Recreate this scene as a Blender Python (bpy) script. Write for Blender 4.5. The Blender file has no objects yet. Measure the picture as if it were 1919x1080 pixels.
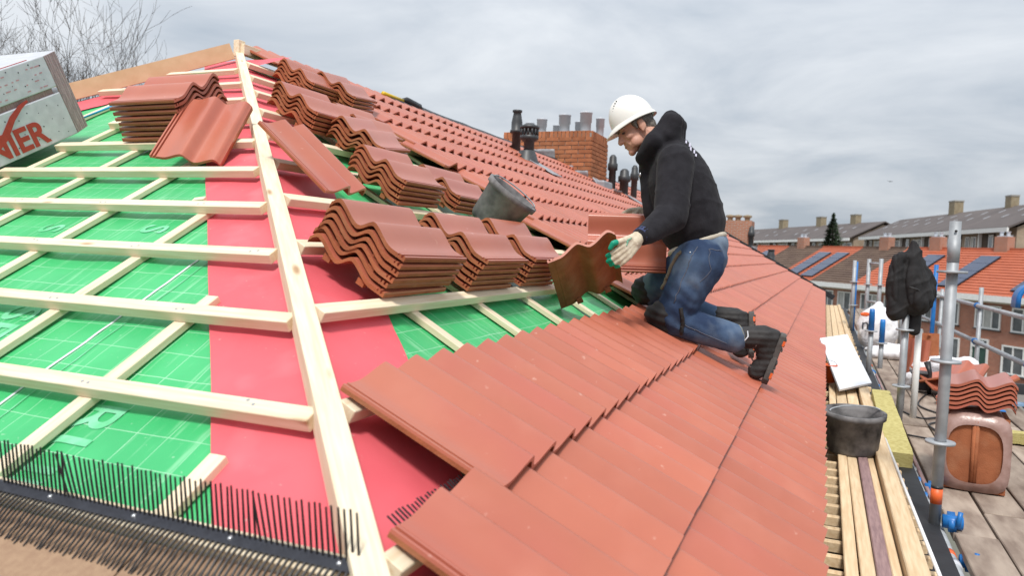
import bpy, math, random
from mathutils import Vector, Matrix, noise
random.seed(7)
S = bpy.context.scene
COL = S.collection
sin, cos, tan, pi, rad = math.sin, math.cos, math.tan, math.pi, math.radians
V = Vector

# ------------------------------------------------------------------ camera
CZ = 6.8                                     # camera height above the street
YAW, PIT, ROLL = rad(22.3), rad(3.027), rad(2.284)
fw = V((-sin(YAW)*cos(PIT), cos(YAW)*cos(PIT), -sin(PIT)))
r0 = V((cos(YAW), sin(YAW), 0)); u0 = r0.cross(fw)
CR = r0*cos(ROLL) + u0*sin(ROLL); CU = u0*cos(ROLL) - r0*sin(ROLL)
cd = bpy.data.cameras.new('camera'); cam = bpy.data.objects.new('camera', cd); COL.objects.link(cam)
cam.matrix_world = Matrix(((CR.x, CU.x, -fw.x, 0), (CR.y, CU.y, -fw.y, 0), (CR.z, CU.z, -fw.z, CZ), (0, 0, 0, 1)))
cd.sensor_width = 36; cd.lens = 26.7; cd.clip_end = 2000; cd.clip_start = .05
cd.dof.use_dof = True; cd.dof.focus_distance = 3.6; cd.dof.aperture_fstop = 4.0
S.camera = cam

# ------------------------------------------------------------------ sky, sun, exposure
SUN_EL, SUN_AZ = rad(57), rad(168)           # azimuth: direction the light comes from, clockwise from +Y
wd = bpy.data.worlds.new('World'); S.world = wd; wd.use_nodes = True
nt = wd.node_tree; N = nt.nodes; Lk = nt.links
for n in list(N): N.remove(n)
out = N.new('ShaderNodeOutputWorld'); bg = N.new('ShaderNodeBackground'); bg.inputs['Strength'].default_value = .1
sky = N.new('ShaderNodeTexSky'); sky.sky_type = 'NISHITA'; sky.sun_disc = False
sky.sun_elevation = SUN_EL; sky.sun_rotation = SUN_AZ; sky.air_density = 1; sky.dust_density = 2
tc = N.new('ShaderNodeTexCoord'); sep = N.new('ShaderNodeSeparateXYZ'); Lk.new(tc.outputs['Generated'], sep.inputs[0])
def wmath(op, a, b):
    n = N.new('ShaderNodeMath'); n.operation = op
    for i, x in enumerate((a, b)):
        if x is None: continue
        if isinstance(x, (int, float)): n.inputs[i].default_value = x
        else: Lk.new(x, n.inputs[i])
    return n.outputs[0]
zc = wmath('ADD', wmath('MAXIMUM', sep.outputs[2], 0.0), .16)
cx = wmath('DIVIDE', sep.outputs[0], zc); cy = wmath('DIVIDE', sep.outputs[1], zc)
cmb = N.new('ShaderNodeCombineXYZ'); Lk.new(cx, cmb.inputs[0]); Lk.new(cy, cmb.inputs[1])
n1 = N.new('ShaderNodeTexNoise'); n1.inputs['Scale'].default_value = 1.15; n1.inputs['Detail'].default_value = 9; n1.inputs['Roughness'].default_value = .55; n1.inputs['Distortion'].default_value = .35
Lk.new(cmb.outputs[0], n1.inputs['Vector'])
cr = N.new('ShaderNodeValToRGB'); e = cr.color_ramp.elements
e[0].position = .34; e[0].color = (4.1, 4.62, 5.25, 1); e[1].position = .64; e[1].color = (6.6, 6.9, 7.25, 1)
m = cr.color_ramp.elements.new(.47); m.color = (5.2, 5.6, 6.1, 1)
Lk.new(n1.outputs['Fac'], cr.inputs[0])
mx = N.new('ShaderNodeMixRGB'); mx.inputs[0].default_value = .93
Lk.new(sky.outputs[0], mx.inputs[1]); Lk.new(cr.outputs[0], mx.inputs[2])
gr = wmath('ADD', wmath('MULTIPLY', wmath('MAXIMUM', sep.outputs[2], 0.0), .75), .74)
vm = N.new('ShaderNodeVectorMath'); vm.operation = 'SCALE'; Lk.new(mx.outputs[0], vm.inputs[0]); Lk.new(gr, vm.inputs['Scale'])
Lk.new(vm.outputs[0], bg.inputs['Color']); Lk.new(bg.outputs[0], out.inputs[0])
sd = bpy.data.lights.new('sun', 'SUN'); sd.energy = 2.3; sd.angle = rad(10); sd.color = (1, .96, .9)
so = bpy.data.objects.new('sun', sd); COL.objects.link(so)
ld = V((sin(SUN_AZ)*cos(SUN_EL), cos(SUN_AZ)*cos(SUN_EL), sin(SUN_EL)))
so.rotation_euler = ld.to_track_quat('Z', 'Y').to_euler(); so.location = (0, -20, 40)
S.view_settings.view_transform = 'Standard'; S.view_settings.look = 'None'; S.view_settings.gamma = 1
S.view_settings.use_curve_mapping = False; S.view_settings.exposure = .48

# ------------------------------------------------------------------ materials
MATS = {}
def mat(name, c1, c2=None, rough=.6, scale=8, stretch=(1, 1, 1), bump=0, bscale=None, metal=0, spec=.5, rnd=0, detail=4, coord='Object', lo=.35, hi=.65, sheen=0):
    if name in MATS: return MATS[name]
    m = bpy.data.materials.new(name); m.use_nodes = True; MATS[name] = m
    n = m.node_tree.nodes; l = m.node_tree.links; p = n['Principled BSDF']
    p.inputs['Roughness'].default_value = rough; p.inputs['Metallic'].default_value = metal
    p.inputs['Specular IOR Level'].default_value = spec
    if sheen: p.inputs['Sheen Weight'].default_value = sheen
    tc = n.new('ShaderNodeTexCoord'); mp = n.new('ShaderNodeMapping'); mp.inputs['Scale'].default_value = stretch
    oi = n.new('ShaderNodeObjectInfo')
    ad = n.new('ShaderNodeVectorMath'); ad.operation = 'ADD'; sc = n.new('ShaderNodeVectorMath'); sc.operation = 'SCALE'
    cb = n.new('ShaderNodeCombineXYZ')
    for i in range(3): l.new(oi.outputs['Random'], cb.inputs[i])
    l.new(cb.outputs[0], sc.inputs[0]); sc.inputs['Scale'].default_value = 37.0
    l.new(tc.outputs[coord], ad.inputs[0]); l.new(sc.outputs[0], ad.inputs[1]); l.new(ad.outputs[0], mp.inputs[0])
    tx = n.new('ShaderNodeTexNoise'); tx.inputs['Scale'].default_value = scale; tx.inputs['Detail'].default_value = detail
    l.new(mp.outputs[0], tx.inputs['Vector'])
    rp = n.new('ShaderNodeValToRGB'); rp.color_ramp.elements[0].position = lo; rp.color_ramp.elements[1].position = hi
    c2 = c2 or tuple(x*.85 for x in c1)
    rp.color_ramp.elements[0].color = (*c2, 1); rp.color_ramp.elements[1].color = (*c1, 1)
    l.new(tx.outputs['Fac'], rp.inputs[0]); last = rp.outputs[0]
    if rnd:
        hs = n.new('ShaderNodeHueSaturation'); ma = n.new('ShaderNodeMapRange')
        ma.inputs['To Min'].default_value = 1-rnd; ma.inputs['To Max'].default_value = 1+rnd
        l.new(oi.outputs['Random'], ma.inputs[0]); l.new(ma.outputs[0], hs.inputs['Value']); l.new(last, hs.inputs['Color']); last = hs.outputs[0]
    l.new(last, p.inputs['Base Color'])
    if bump:
        bn = n.new('ShaderNodeTexNoise'); bn.inputs['Scale'].default_value = bscale or scale*4; bn.inputs['Detail'].default_value = 5
        l.new(mp.outputs[0], bn.inputs['Vector'])
        bp = n.new('ShaderNodeBump'); bp.inputs['Strength'].default_value = bump; bp.inputs['Distance'].default_value = .004
        l.new(bn.outputs['Fac'], bp.inputs['Height']); l.new(bp.outputs[0], p.inputs['Normal'])
    return m
def nodes(m): return m.node_tree.nodes, m.node_tree.links, m.node_tree.nodes['Principled BSDF']

TILE = mat('tile_coat', (.440, .133, .078), (.395, .114, .066), .36, 3, bump=.02, bscale=220, rnd=.08, spec=.45)
RAW = mat('tile_raw', (.38, .130, .058), (.29, .095, .042), .85, 14, bump=.5, bscale=160, rnd=.1, spec=.25)
WOOD = mat('pine_new', (.80, .70, .53), (.74, .61, .43), .62, 6, (1.2, 14, 14), bump=.15, bscale=30, rnd=.07, spec=.35)
WOODB = mat('pine_plank', (.74, .57, .37), (.62, .44, .26), .7, 5, (14, 1.0, 14), bump=.25, bscale=30, rnd=.12, spec=.3)
WOODP = mat('purple_plank', (.34, .22, .21), (.24, .15, .15), .75, 9, (10, 1.0, 10), bump=.3, bscale=30, spec=.3)
OSB = mat('plywood', (.60, .42, .26), (.54, .36, .21), .75, 9, bump=.2, rnd=.05, spec=.3)
BOARD = mat('brown_board', (.34, .225, .145), (.29, .185, .12), .85, 60, bump=.4, bscale=300, spec=.2)
PINK = mat('pink_membrane', (.73, .125, .150), (.67, .105, .128), .6, 4, bump=.35, bscale=14, spec=.35)
BLACKM = mat('black_membrane', (.022, .024, .028), (.014, .015, .018), .6, 10, bump=.2, spec=.4)
BLACKP = mat('black_plastic', (.012, .012, .014), (.02, .02, .022), .42, 20, spec=.45)
COMBM = mat('comb_strip', (.03, .032, .042), (.02, .021, .028), .4, 60, bump=.2, spec=.5)
GALV = mat('galvanised', (.40, .42, .44), (.31, .325, .34), .55, 18, metal=.35, bump=.05, rnd=.06)
STEEL = mat('bright_steel', (.65, .66, .68), (.5, .5, .52), .3, 20, metal=.9)
ZINC = mat('lead_sheet', (.42, .43, .45), (.26, .26, .28), .5, 6, metal=.4, bump=.4, bscale=20)
BLUE = mat('blue_paint', (.012, .17, .50), (.01, .13, .40), .4, 9, rnd=.1)
ORANGE = mat('orange_band', (.75, .13, .03), (.7, .11, .02), .45, 9)
WHITEP = mat('white_paint', (.78, .78, .76), (.70, .70, .68), .5, 6, rnd=.04)
RODW = mat('white_rod', (.8, .8, .8), (.74, .74, .74), .35, 6)
GREYPVC = mat('grey_pvc', (.52, .55, .60), (.45, .48, .53), .4, 8, rnd=.05)
BRICK = mat('orange_brick', (.43, .175, .085), (.33, .125, .06), .85, 9, bump=.4, bscale=60, rnd=.18, spec=.2)
MORTAR = mat('mortar', (.36, .34, .31), (.28, .27, .25), .9, 40, bump=.4, spec=.15)
WOOL = mat('mineral_wool', (.52, .46, .20), (.40, .34, .13), .95, 40, (1, 1, 6), bump=1, bscale=70, spec=.1)
FILM = mat('pack_film', (.56, .57, .61), (.48, .49, .53), .25, 20, bump=.25, bscale=25, spec=.6)
SHEETW = mat('white_board', (.70, .71, .74), (.66, .67, .70), .55, 3)
BAGW = mat('white_bag', (.80, .79, .80), (.70, .69, .72), .6, 12, bump=.8, bscale=18, spec=.3)
INKR = mat('red_ink', (.42, .045, .03), (.36, .04, .025), .5, 30)
INKB = mat('black_ink', (.03, .03, .04), None, .5, 30)
INKW = mat('white_ink', (.24, .62, .40), (.10, .52, .22), .5, 14, lo=.35, hi=.65)
DECK = mat('deck_ply', (.36, .29, .235), (.20, .15, .12), .85, 4, (3, .8, 3), bump=.4, bscale=40, rnd=.15, spec=.2, detail=8)
SKIN = mat('skin', (.56, .30, .215), (.49, .245, .175), .5, 26, bump=.15, bscale=90, spec=.4)
HOOD = mat('black_fleece', (.021, .020, .024), (.014, .013, .016), .9, 20, bump=.35, bscale=120, spec=.15, sheen=.04)
SHIRT = mat('cream_tshirt', (.55, .50, .42), (.45, .40, .33), .9, 20, spec=.1)
TEAL = mat('green_rubber', (.0, .28, .17), (.0, .22, .13), .5, 20, spec=.4)
GLOVE = mat('cream_knit', (.62, .54, .42), (.50, .42, .31), .9, 40, bump=.5, bscale=200, spec=.15)
HELM = mat('white_helmet', (.76, .75, .70), (.72, .71, .66), .32, 3, spec=.5)
HAIR = mat('grey_hair', (.24, .215, .19), (.13, .115, .10), .8, 60, (1, 1, 5), bump=.6, bscale=150, spec=.2)
BOOT = mat('black_boot', (.035, .033, .033), (.02, .018, .018), .65, 20, bump=.5, bscale=60, spec=.35)
SOLE = mat('boot_sole', (.09, .085, .08), (.06, .055, .05), .7, 30, bump=.3)
BUCK = mat('mortar_tub', (.028, .028, .030), (.21, .20, .20), .8, 9, bump=.4, bscale=40, lo=.38, hi=.68, spec=.25, detail=8)
BUCKIN = mat('mortar_crust', (.30, .30, .29), (.12, .12, .12), .9, 12, bump=.8, bscale=60, spec=.1)
BARK = mat('bark', (.11, .095, .08), (.07, .06, .05), .9, 6, spec=.1)
NEEDLE = mat('needles', (.035, .06, .028), (.02, .035, .018), .8, 2, spec=.15)
PANEL = mat('solar_cell', (.045, .06, .11), (.035, .05, .095), .18, 3, spec=.6)
GLASS = mat('window_glass', (.06, .07, .08), (.18, .19, .20), .08, .6, spec=.8, rnd=.3)
CURT = mat('net_curtain', (.5, .5, .47), (.36, .36, .34), .8, 3, (8, 1, 1))
OTILE = mat('orange_roof', (.45, .118, .055), (.39, .098, .045), .65, 2, rnd=.06)
BTILE = mat('brown_roof', (.13, .085, .06), (.09, .055, .04), .85, 1.2, rnd=.1, detail=8)
GTILE = mat('grey_roof', (.118, .098, .092), (.088, .073, .070), .8, .4, detail=8)
GROUND = mat('pavement', (.20, .19, .175), (.13, .14, .10), .9, .15, coord='Object', detail=8)
CREAM = mat('cream_render', (.62, .58, .48), (.55, .51, .42), .7, 3)
DGREY = mat('dark_grey_plastic', (.05, .053, .057), (.035, .037, .04), .45, 10, rnd=.05)
POT = mat('chimney_brick_far', (.30, .25, .17), (.24, .19, .12), .9, 3)

def brickmat(name, c1, c2, mort, sx=.22, sz=.068):
    m = mat(name, c1); n, l, p = nodes(m)
    p.inputs['Roughness'].default_value = .9; p.inputs['Specular IOR Level'].default_value = .15
    b = n.new('ShaderNodeTexBrick'); tc = n.new('ShaderNodeTexCoord'); sp = n.new('ShaderNodeSeparateXYZ'); cb = n.new('ShaderNodeCombineXYZ')
    l.new(tc.outputs['Object'], sp.inputs[0]); a = n.new('ShaderNodeMath'); a.operation = 'ADD'
    l.new(sp.outputs[0], a.inputs[0]); l.new(sp.outputs[1], a.inputs[1]); l.new(a.outputs[0], cb.inputs[0]); l.new(sp.outputs[2], cb.inputs[1])
    l.new(cb.outputs[0], b.inputs['Vector'])
    b.inputs['Color1'].default_value = (*c1, 1); b.inputs['Color2'].default_value = (*c2, 1); b.inputs['Mortar'].default_value = (*mort, 1)
    b.inputs['Scale'].default_value = 1; b.inputs['Brick Width'].default_value = sx; b.inputs['Row Height'].default_value = sz; b.inputs['Mortar Size'].default_value = .010
    nz = n.new('ShaderNodeTexNoise'); nz.inputs['Scale'].default_value = .9; nz.inputs['Detail'].default_value = 6; l.new(tc.outputs['Object'], nz.inputs['Vector'])
    mr = n.new('ShaderNodeMapRange'); mr.inputs['To Min'].default_value = .6; mr.inputs['To Max'].default_value = 1.35; l.new(nz.outputs['Fac'], mr.inputs[0])
    hs = n.new('ShaderNodeHueSaturation'); l.new(mr.outputs[0], hs.inputs['Value']); l.new(b.outputs['Color'], hs.inputs['Color'])
    l.new(hs.outputs[0], p.inputs['Base Color']); return m
WALL_R = brickmat('red_brick_wall', (.44, .165, .10), (.34, .12, .075), (.34, .26, .21))
WALL_B = brickmat('brown_brick_wall', (.38, .285, .20), (.31, .225, .155), (.34, .30, .25))

def flecks(m, col, scale, lo, hi, amt):
    n, l, p = nodes(m); src = p.inputs['Base Color'].links[0].from_socket
    mp = [q for q in n if q.bl_idname == 'ShaderNodeMapping'][0]; ad = mp.inputs[0].links[0].from_socket
    t = n.new('ShaderNodeTexNoise'); t.inputs['Scale'].default_value = scale; t.inputs['Detail'].default_value = 3; l.new(ad, t.inputs['Vector'])
    r = n.new('ShaderNodeValToRGB'); r.color_ramp.elements[0].position = lo; r.color_ramp.elements[1].position = hi
    r.color_ramp.elements[0].color = (0, 0, 0, 1); r.color_ramp.elements[1].color = (amt, amt, amt, 1); l.new(t.outputs['Fac'], r.inputs[0])
    x = n.new('ShaderNodeMixRGB'); l.new(r.outputs[0], x.inputs[0]); l.new(src, x.inputs[1]); x.inputs[2].default_value = (*col, 1); l.new(x.outputs[0], p.inputs['Base Color'])
_p = nodes(TILE)[2]; _p.inputs['Coat Weight'].default_value = .30; _p.inputs['Coat Roughness'].default_value = .22
flecks(TILE, (.60, .36, .29), 26, .70, .76, .5); flecks(TILE, (.42, .10, .075), 2.2, .5, .75, .5); flecks(TILE, (.50, .19, .13), 5.5, .55, .8, .3)
flecks(RAW, (.38, .17, .09), 9, .52, .7, .6)
flecks(PINK, (.80, .33, .36), 3.2, .56, .8, .45); flecks(PINK, (.55, .40, .36), 60, .71, .76, .6)
def knots(m):
    n, l, p = nodes(m); src = p.inputs['Base Color'].links[0].from_socket
    mp = [q for q in n if q.bl_idname == 'ShaderNodeMapping'][0]; ad = mp.inputs[0].links[0].from_socket
    m2 = n.new('ShaderNodeMapping'); m2.inputs['Scale'].default_value = (2.6, 9, 9); l.new(ad, m2.inputs[0])
    v_ = n.new('ShaderNodeTexVoronoi'); v_.inputs['Scale'].default_value = 1.0; l.new(m2.outputs[0], v_.inputs['Vector'])
    r = n.new('ShaderNodeValToRGB'); r.color_ramp.elements[0].position = .05; r.color_ramp.elements[1].position = .13
    r.color_ramp.elements[0].color = (.85, .85, .85, 1); r.color_ramp.elements[1].color = (0, 0, 0, 1); l.new(v_.outputs['Distance'], r.inputs[0])
    x = n.new('ShaderNodeMixRGB'); l.new(r.outputs[0], x.inputs[0]); l.new(src, x.inputs[1]); x.inputs[2].default_value = (.34, .18, .08, 1)
    w_ = n.new('ShaderNodeTexNoise'); w_.inputs['Scale'].default_value = 1; m3 = n.new('ShaderNodeMapping'); m3.inputs['Scale'].default_value = (1.6, 60, 60); l.new(ad, m3.inputs[0]); l.new(m3.outputs[0], w_.inputs['Vector']); w_.inputs['Detail'].default_value = 4
    r2 = n.new('ShaderNodeValToRGB'); r2.color_ramp.elements[0].position = .5; r2.color_ramp.elements[1].position = .75; r2.color_ramp.elements[0].color = (0, 0, 0, 1); r2.color_ramp.elements[1].color = (.45, .45, .45, 1); l.new(w_.outputs['Fac'], r2.inputs[0])
    y = n.new('ShaderNodeMixRGB'); l.new(r2.outputs[0], y.inputs[0]); l.new(x.outputs[0], y.inputs[1]); y.inputs[2].default_value = (.62, .42, .22, 1); l.new(y.outputs[0], p.inputs['Base Color'])
knots(WOOD)

# printed green membrane: fine white grid and soft paler streaks
GREEN = mat('green_membrane', (.060, .47, .165), (.045, .41, .14), .40, 5, bump=.35, bscale=11, spec=.4)
n, l, p = nodes(GREEN)
tc = n.new('ShaderNodeTexCoord'); b = n.new('ShaderNodeTexBrick'); b.offset = 0; b.inputs['Scale'].default_value = 1
b.inputs['Brick Width'].default_value = .1; b.inputs['Row Height'].default_value = .1; b.inputs['Mortar Size'].default_value = .0013; b.inputs['Mortar Smooth'].default_value = .3
l.new(tc.outputs['Object'], b.inputs['Vector'])
mxg = n.new('ShaderNodeMixRGB'); src = p.inputs['Base Color'].links[0].from_socket
nz = n.new('ShaderNodeTexNoise'); nz.inputs['Scale'].default_value = 5; l.new(tc.outputs['Object'], nz.inputs['Vector'])
mm = n.new('ShaderNodeMath'); mm.operation = 'MULTIPLY'; l.new(b.outputs['Fac'], mm.inputs[0]); l.new(nz.outputs['Fac'], mm.inputs[1])
l.new(mm.outputs[0], mxg.inputs[0]); l.new(src, mxg.inputs[1]); mxg.inputs[2].default_value = (.62, .80, .66, 1)
wv = n.new('ShaderNodeTexNoise'); wv.inputs['Scale'].default_value = 9; mpp = n.new('ShaderNodeMapping'); mpp.inputs['Scale'].default_value = (6, .5, 1); mpp.inputs['Rotation'].default_value = (0, 0, 1.1)
l.new(tc.outputs['Object'], mpp.inputs[0]); l.new(mpp.outputs[0], wv.inputs['Vector']); wv.inputs['Detail'].default_value = 6
rp = n.new('ShaderNodeValToRGB'); rp.color_ramp.elements[0].position = .58; rp.color_ramp.elements[1].position = .72
rp.color_ramp.elements[0].color = (0, 0, 0, 1); rp.color_ramp.elements[1].color = (.32, .32, .32, 1); l.new(wv.outputs['Fac'], rp.inputs[0])
mx2 = n.new('ShaderNodeMixRGB'); l.new(rp.outputs[0], mx2.inputs[0]); l.new(mxg.outputs[0], mx2.inputs[1]); mx2.inputs[2].default_value = (.45, .78, .52, 1)
l.new(mx2.outputs[0], p.inputs['Base Color'])

# denim: blue with worn paler patches and fine twill
DENIM = mat('denim', (.080, .128, .215), (.026, .044, .092), .85, 5, bump=.5, bscale=160, spec=.15, detail=8, lo=.38, hi=.66)

flecks(DENIM, (.24, .30, .37), 4.5, .50, .74, .8)
flecks(GREEN, (.50, .66, .50), 70, .70, .76, .5)

# ------------------------------------------------------------------ mesh helpers
class MB:
    def __init__(s): s.v = []; s.f = []; s.m = []
    def add(s, vs, fs, mi=0):
        o = len(s.v); s.v += [tuple(x) for x in vs]; s.f += [tuple(i+o for i in q) for q in fs]; s.m += [mi]*len(fs); return s
    def box(s, M, x, y, z, mi=0, c=(0, 0, 0)):          # centred box of full size x,y,z in frame M
        vs = [M @ V((c[0]+a*x/2, c[1]+b*y/2, c[2]+d*z/2)) for a in (-1, 1) for b in (-1, 1) for d in (-1, 1)]
        return s.add(vs, [(0, 1, 3, 2), (4, 6, 7, 5), (0, 4, 5, 1), (2, 3, 7, 6), (0, 2, 6, 4), (1, 5, 7, 3)], mi)
    def bar(s, a, b, w, h, up=V((0, 0, 1)), mi=0):       # beam from a to b
        a, b = V(a), V(b); d = (b-a); L = d.length; x = d.normalized(); y = up.cross(x)
        if y.length < 1e-4: y = V((1, 0, 0)).cross(x)
        y.normalize(); z = x.cross(y)
        M = Matrix(((x.x, y.x, z.x, (a.x+b.x)/2), (x.y, y.y, z.y, (a.y+b.y)/2), (x.z, y.z, z.z, (a.z+b.z)/2), (0, 0, 0, 1)))
        return s.box(M, L, w, h, mi)
    def tube(s, pts, r, n=10, mi=0, caps=True):
        pts = [V(p) for p in pts]; k = len(pts); R = r if isinstance(r, (list, tuple)) else [r]*k
        o = []; ref = V((0, 0, 1))
        for i, p in enumerate(pts):
            d = (pts[min(i+1, k-1)]-pts[max(i-1, 0)]).normalized()
            x = d.cross(ref)
            if x.length < .05: x = d.cross(V((1, 0, 0)))
            x.normalize(); y = d.cross(x)
            o += [p+(x*cos(2*pi*j/n)+y*sin(2*pi*j/n))*R[i] for j in range(n)]
        fs = [(i*n+j, i*n+(j+1) % n, (i+1)*n+(j+1) % n, (i+1)*n+j) for i in range(k-1) for j in range(n)]
        if caps: fs += [tuple(range(n))[::-1], tuple(range((k-1)*n, k*n))]
        return s.add(o, fs, mi)
    def lathe(s, prof, M=Matrix(), n=20, mi=0):          # prof: (radius, z)
        k = len(prof); o = [M @ V((r*cos(2*pi*j/n), r*sin(2*pi*j/n), z)) for r, z in prof for j in range(n)]
        fs = [(i*n+j, i*n+(j+1) % n, (i+1)*n+(j+1) % n, (i+1)*n+j) for i in range(k-1) for j in range(n)]
        return s.add(o, fs, mi)
    def ell(s, c, rx, ry, rz, A=None, n=14, k=9, mi=0):  # ellipsoid, axes A = (x,y,z) vectors
        c = V(c); A = A or (V((1, 0, 0)), V((0, 1, 0)), V((0, 0, 1)))
        o = []
        for i in range(k+1):
            t = pi*i/k
            for j in range(n):
                q = 2*pi*j/n; o.append(c+A[0]*(rx*sin(t)*cos(q))+A[1]*(ry*sin(t)*sin(q))+A[2]*(rz*cos(t)))
        fs = [(i*n+j, (i+1)*n+j, (i+1)*n+(j+1) % n, i*n+(j+1) % n) for i in range(k) for j in range(n)]
        return s.add(o, fs, mi)
    def cap(s, a, b, ra, rb, n=14):                      # rounded tapered limb
        a, b = V(a), V(b); d = (b-a).normalized(); pts = []; R = []
        for t in (-.98, -.8, -.5, 0): pts.append(a+d*ra*t); R.append(ra*math.sqrt(max(1-t*t, .03)))
        for t in (0, .5, .8, .98): pts.append(b+d*rb*t); R.append(rb*math.sqrt(max(1-t*t, .03)))
        return s.tube(pts, R, n)
    def mesh(s, name, mats, smooth=False):
        me = bpy.data.meshes.new(name); me.from_pydata(s.v, [], s.f)
        for m in (mats if isinstance(mats, (list, tuple)) else [mats]): me.materials.append(m)
        me.polygons.foreach_set('material_index', s.m)
        if smooth: me.polygons.foreach_set('use_smooth', [True]*len(s.f))
        me.update(); return me
    def build(s, name, mats, parent=None, smooth=False, M=None):
        return link(name, s.mesh(name, mats, smooth), parent, M)
WM = {}                                              # world matrix of everything placed so far
def place(o, parent=None, M=None):
    M = M.copy() if M is not None else Matrix(); WM[o.name] = M
    if parent: o.parent = parent; o.matrix_basis = WM[parent.name].inverted() @ M
    else: o.matrix_basis = M
    return o
def link(name, me, parent=None, M=None):
    o = bpy.data.objects.new(name, me); COL.objects.link(o)
    return place(o, parent, M)
def tag(o, label=None, cat=None, group=None, kind=None):
    if label: o['label'] = label
    if cat: o['category'] = cat
    if group: o['group'] = group
    if kind: o['kind'] = kind
    return o
def thing(name, label, cat, M=None, group=None):
    o = bpy.data.objects.new(name, None); COL.objects.link(o); o.empty_display_size = .1
    place(o, None, M)
    return tag(o, label, cat, group)
def T(x, y, z): return Matrix.Translation((x, y, z))
def frame(o, x, y, z):
    return Matrix(((x[0], y[0], z[0], o[0]), (x[1], y[1], z[1], o[1]), (x[2], y[2], z[2], o[2]), (0, 0, 0, 1)))
def bevel(o, w=.003, seg=2):
    b = o.modifiers.new('bevel', 'BEVEL'); b.width = w; b.segments = seg; b.limit_method = 'ANGLE'; return o
def organic(mb, name, mats, parent, voxel=.01, it=6, disp=None, M=None):   # fuses overlapping solids into one skin
    me = mb.mesh(name, mats if not isinstance(mats, (list, tuple)) else mats)
    o = bpy.data.objects.new(name, me); COL.objects.link(o)
    r = o.modifiers.new('r', 'REMESH'); r.mode = 'VOXEL'; r.voxel_size = voxel; r.use_smooth_shade = True
    sm = o.modifiers.new('s', 'SMOOTH'); sm.iterations = it; sm.factor = .5
    dg = bpy.context.evaluated_depsgraph_get(); dg.update()
    m2 = bpy.data.meshes.new_from_object(o.evaluated_get(dg)); o.modifiers.clear(); o.data = m2; m2.name = name
    if not len(m2.materials): m2.materials.append(mats)
    if disp:
        nn = [v.normal.copy() for v in m2.vertices]
        for v, q in zip(m2.vertices, nn): v.co += q*disp(v.co)
        m2.update()
    m2.polygons.foreach_set('use_smooth', [True]*len(m2.polygons))
    return place(o, parent, M)
def text(body, name, size, matl, parent, M, ext=.0006, align='LEFT', bold=0):
    cu = bpy.data.curves.new(name, 'FONT'); cu.body = body; cu.size = size; cu.extrude = ext; cu.align_x = align; cu.offset = bold
    o = bpy.data.objects.new(name, cu); COL.objects.link(o)
    dg = bpy.context.evaluated_depsgraph_get(); dg.update()
    me = bpy.data.meshes.new_from_object(o.evaluated_get(dg)); bpy.data.objects.remove(o)
    me.materials.clear(); me.materials.append(matl); return link(name, me, parent, M)

# ================================================================== large structure
g = MB(); g.add([(-500, -500, 0), (500, -500, 0), (500, 700, 0), (-500, 700, 0)], [(0, 1, 2, 3)])
tag(g.build('ground', GROUND), kind='structure')

# roof frames: X along the eave, second axis up the slope, third the outward normal
A = rad(29.13); cA, sA, tA = cos(A), sin(A), tan(A)
XE, YE, ZE = .1933, .2483, CZ-1.0067
RL = 4.9                                              # slope length from eave datum to ridge
XP, YP, ZP = XE-RL*cA, YE+RL*cA, ZE+RL*sA             # the peak
XW, YF = 2*XP-XE, 21.65                               # far eave on the other side, far verge
esL, nL = V((0, cA, sA)), V((0, -sA, cA)); esM, nM = V((-cA, 0, sA)), V((sA, 0, cA))
def pL(x, s, o=0): return V((x, YE, ZE))+esL*s+nL*o
def pM(y, s, o=0): return V((XE, y, ZE))+esM*s+nM*o
def fL(x, s, o=0): return frame(pL(x, s, o), (1, 0, 0), esL, nL)
def fM(y, s, o=0): return frame(pM(y, s, o), (0, 1, 0), esM, nM)
MEM = -.058                                           # membrane below batten tops
def hipx(s, o=0): return XE-s*cA+o*sA
def hipy(s, o=0): return YE+s*cA-o*sA
def hipx2(s, o=0): return XW+s*cA-o*sA

house = thing('terraced_house', 'long terraced house whose hipped roof is being retiled, with green underlay showing', 'house', T(XP, 10, 0))
w = MB(); w.box(T((XE+XW)/2, (YE+YF)/2+.2, (ZE-.2)/2), XE-XW-.9, YF-YE-.9, ZE-.2)
w.build('wall', WALL_R, house)
# gable at the far end and the hidden back slope
w = MB(); w.add([(XE-.45, YF-.05, ZE-.2), (XW+.45, YF-.05, ZE-.2), (XP, YF-.05, ZP-.12)], [(0, 1, 2)]); w.build('gable', WALL_R, house)
w = MB(); q = [(XP, YP, ZP-.06), (XP, YF, ZP-.06), (XW, YF, ZE-.06), (XW, YE, ZE-.06)]; w.add(q, [(0, 1, 2, 3)]); w.build('back_slope', OTILE, house)

def wr(x, y, k=1.0): return k*(.0060*noise.noise(V((x*2.2, y*2.2, 3)))+.0030*noise.noise(V((x*7, y*7, 9)))+.0026*noise.noise(V((x*3+y*14, y*2-x*9, 4))))
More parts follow.
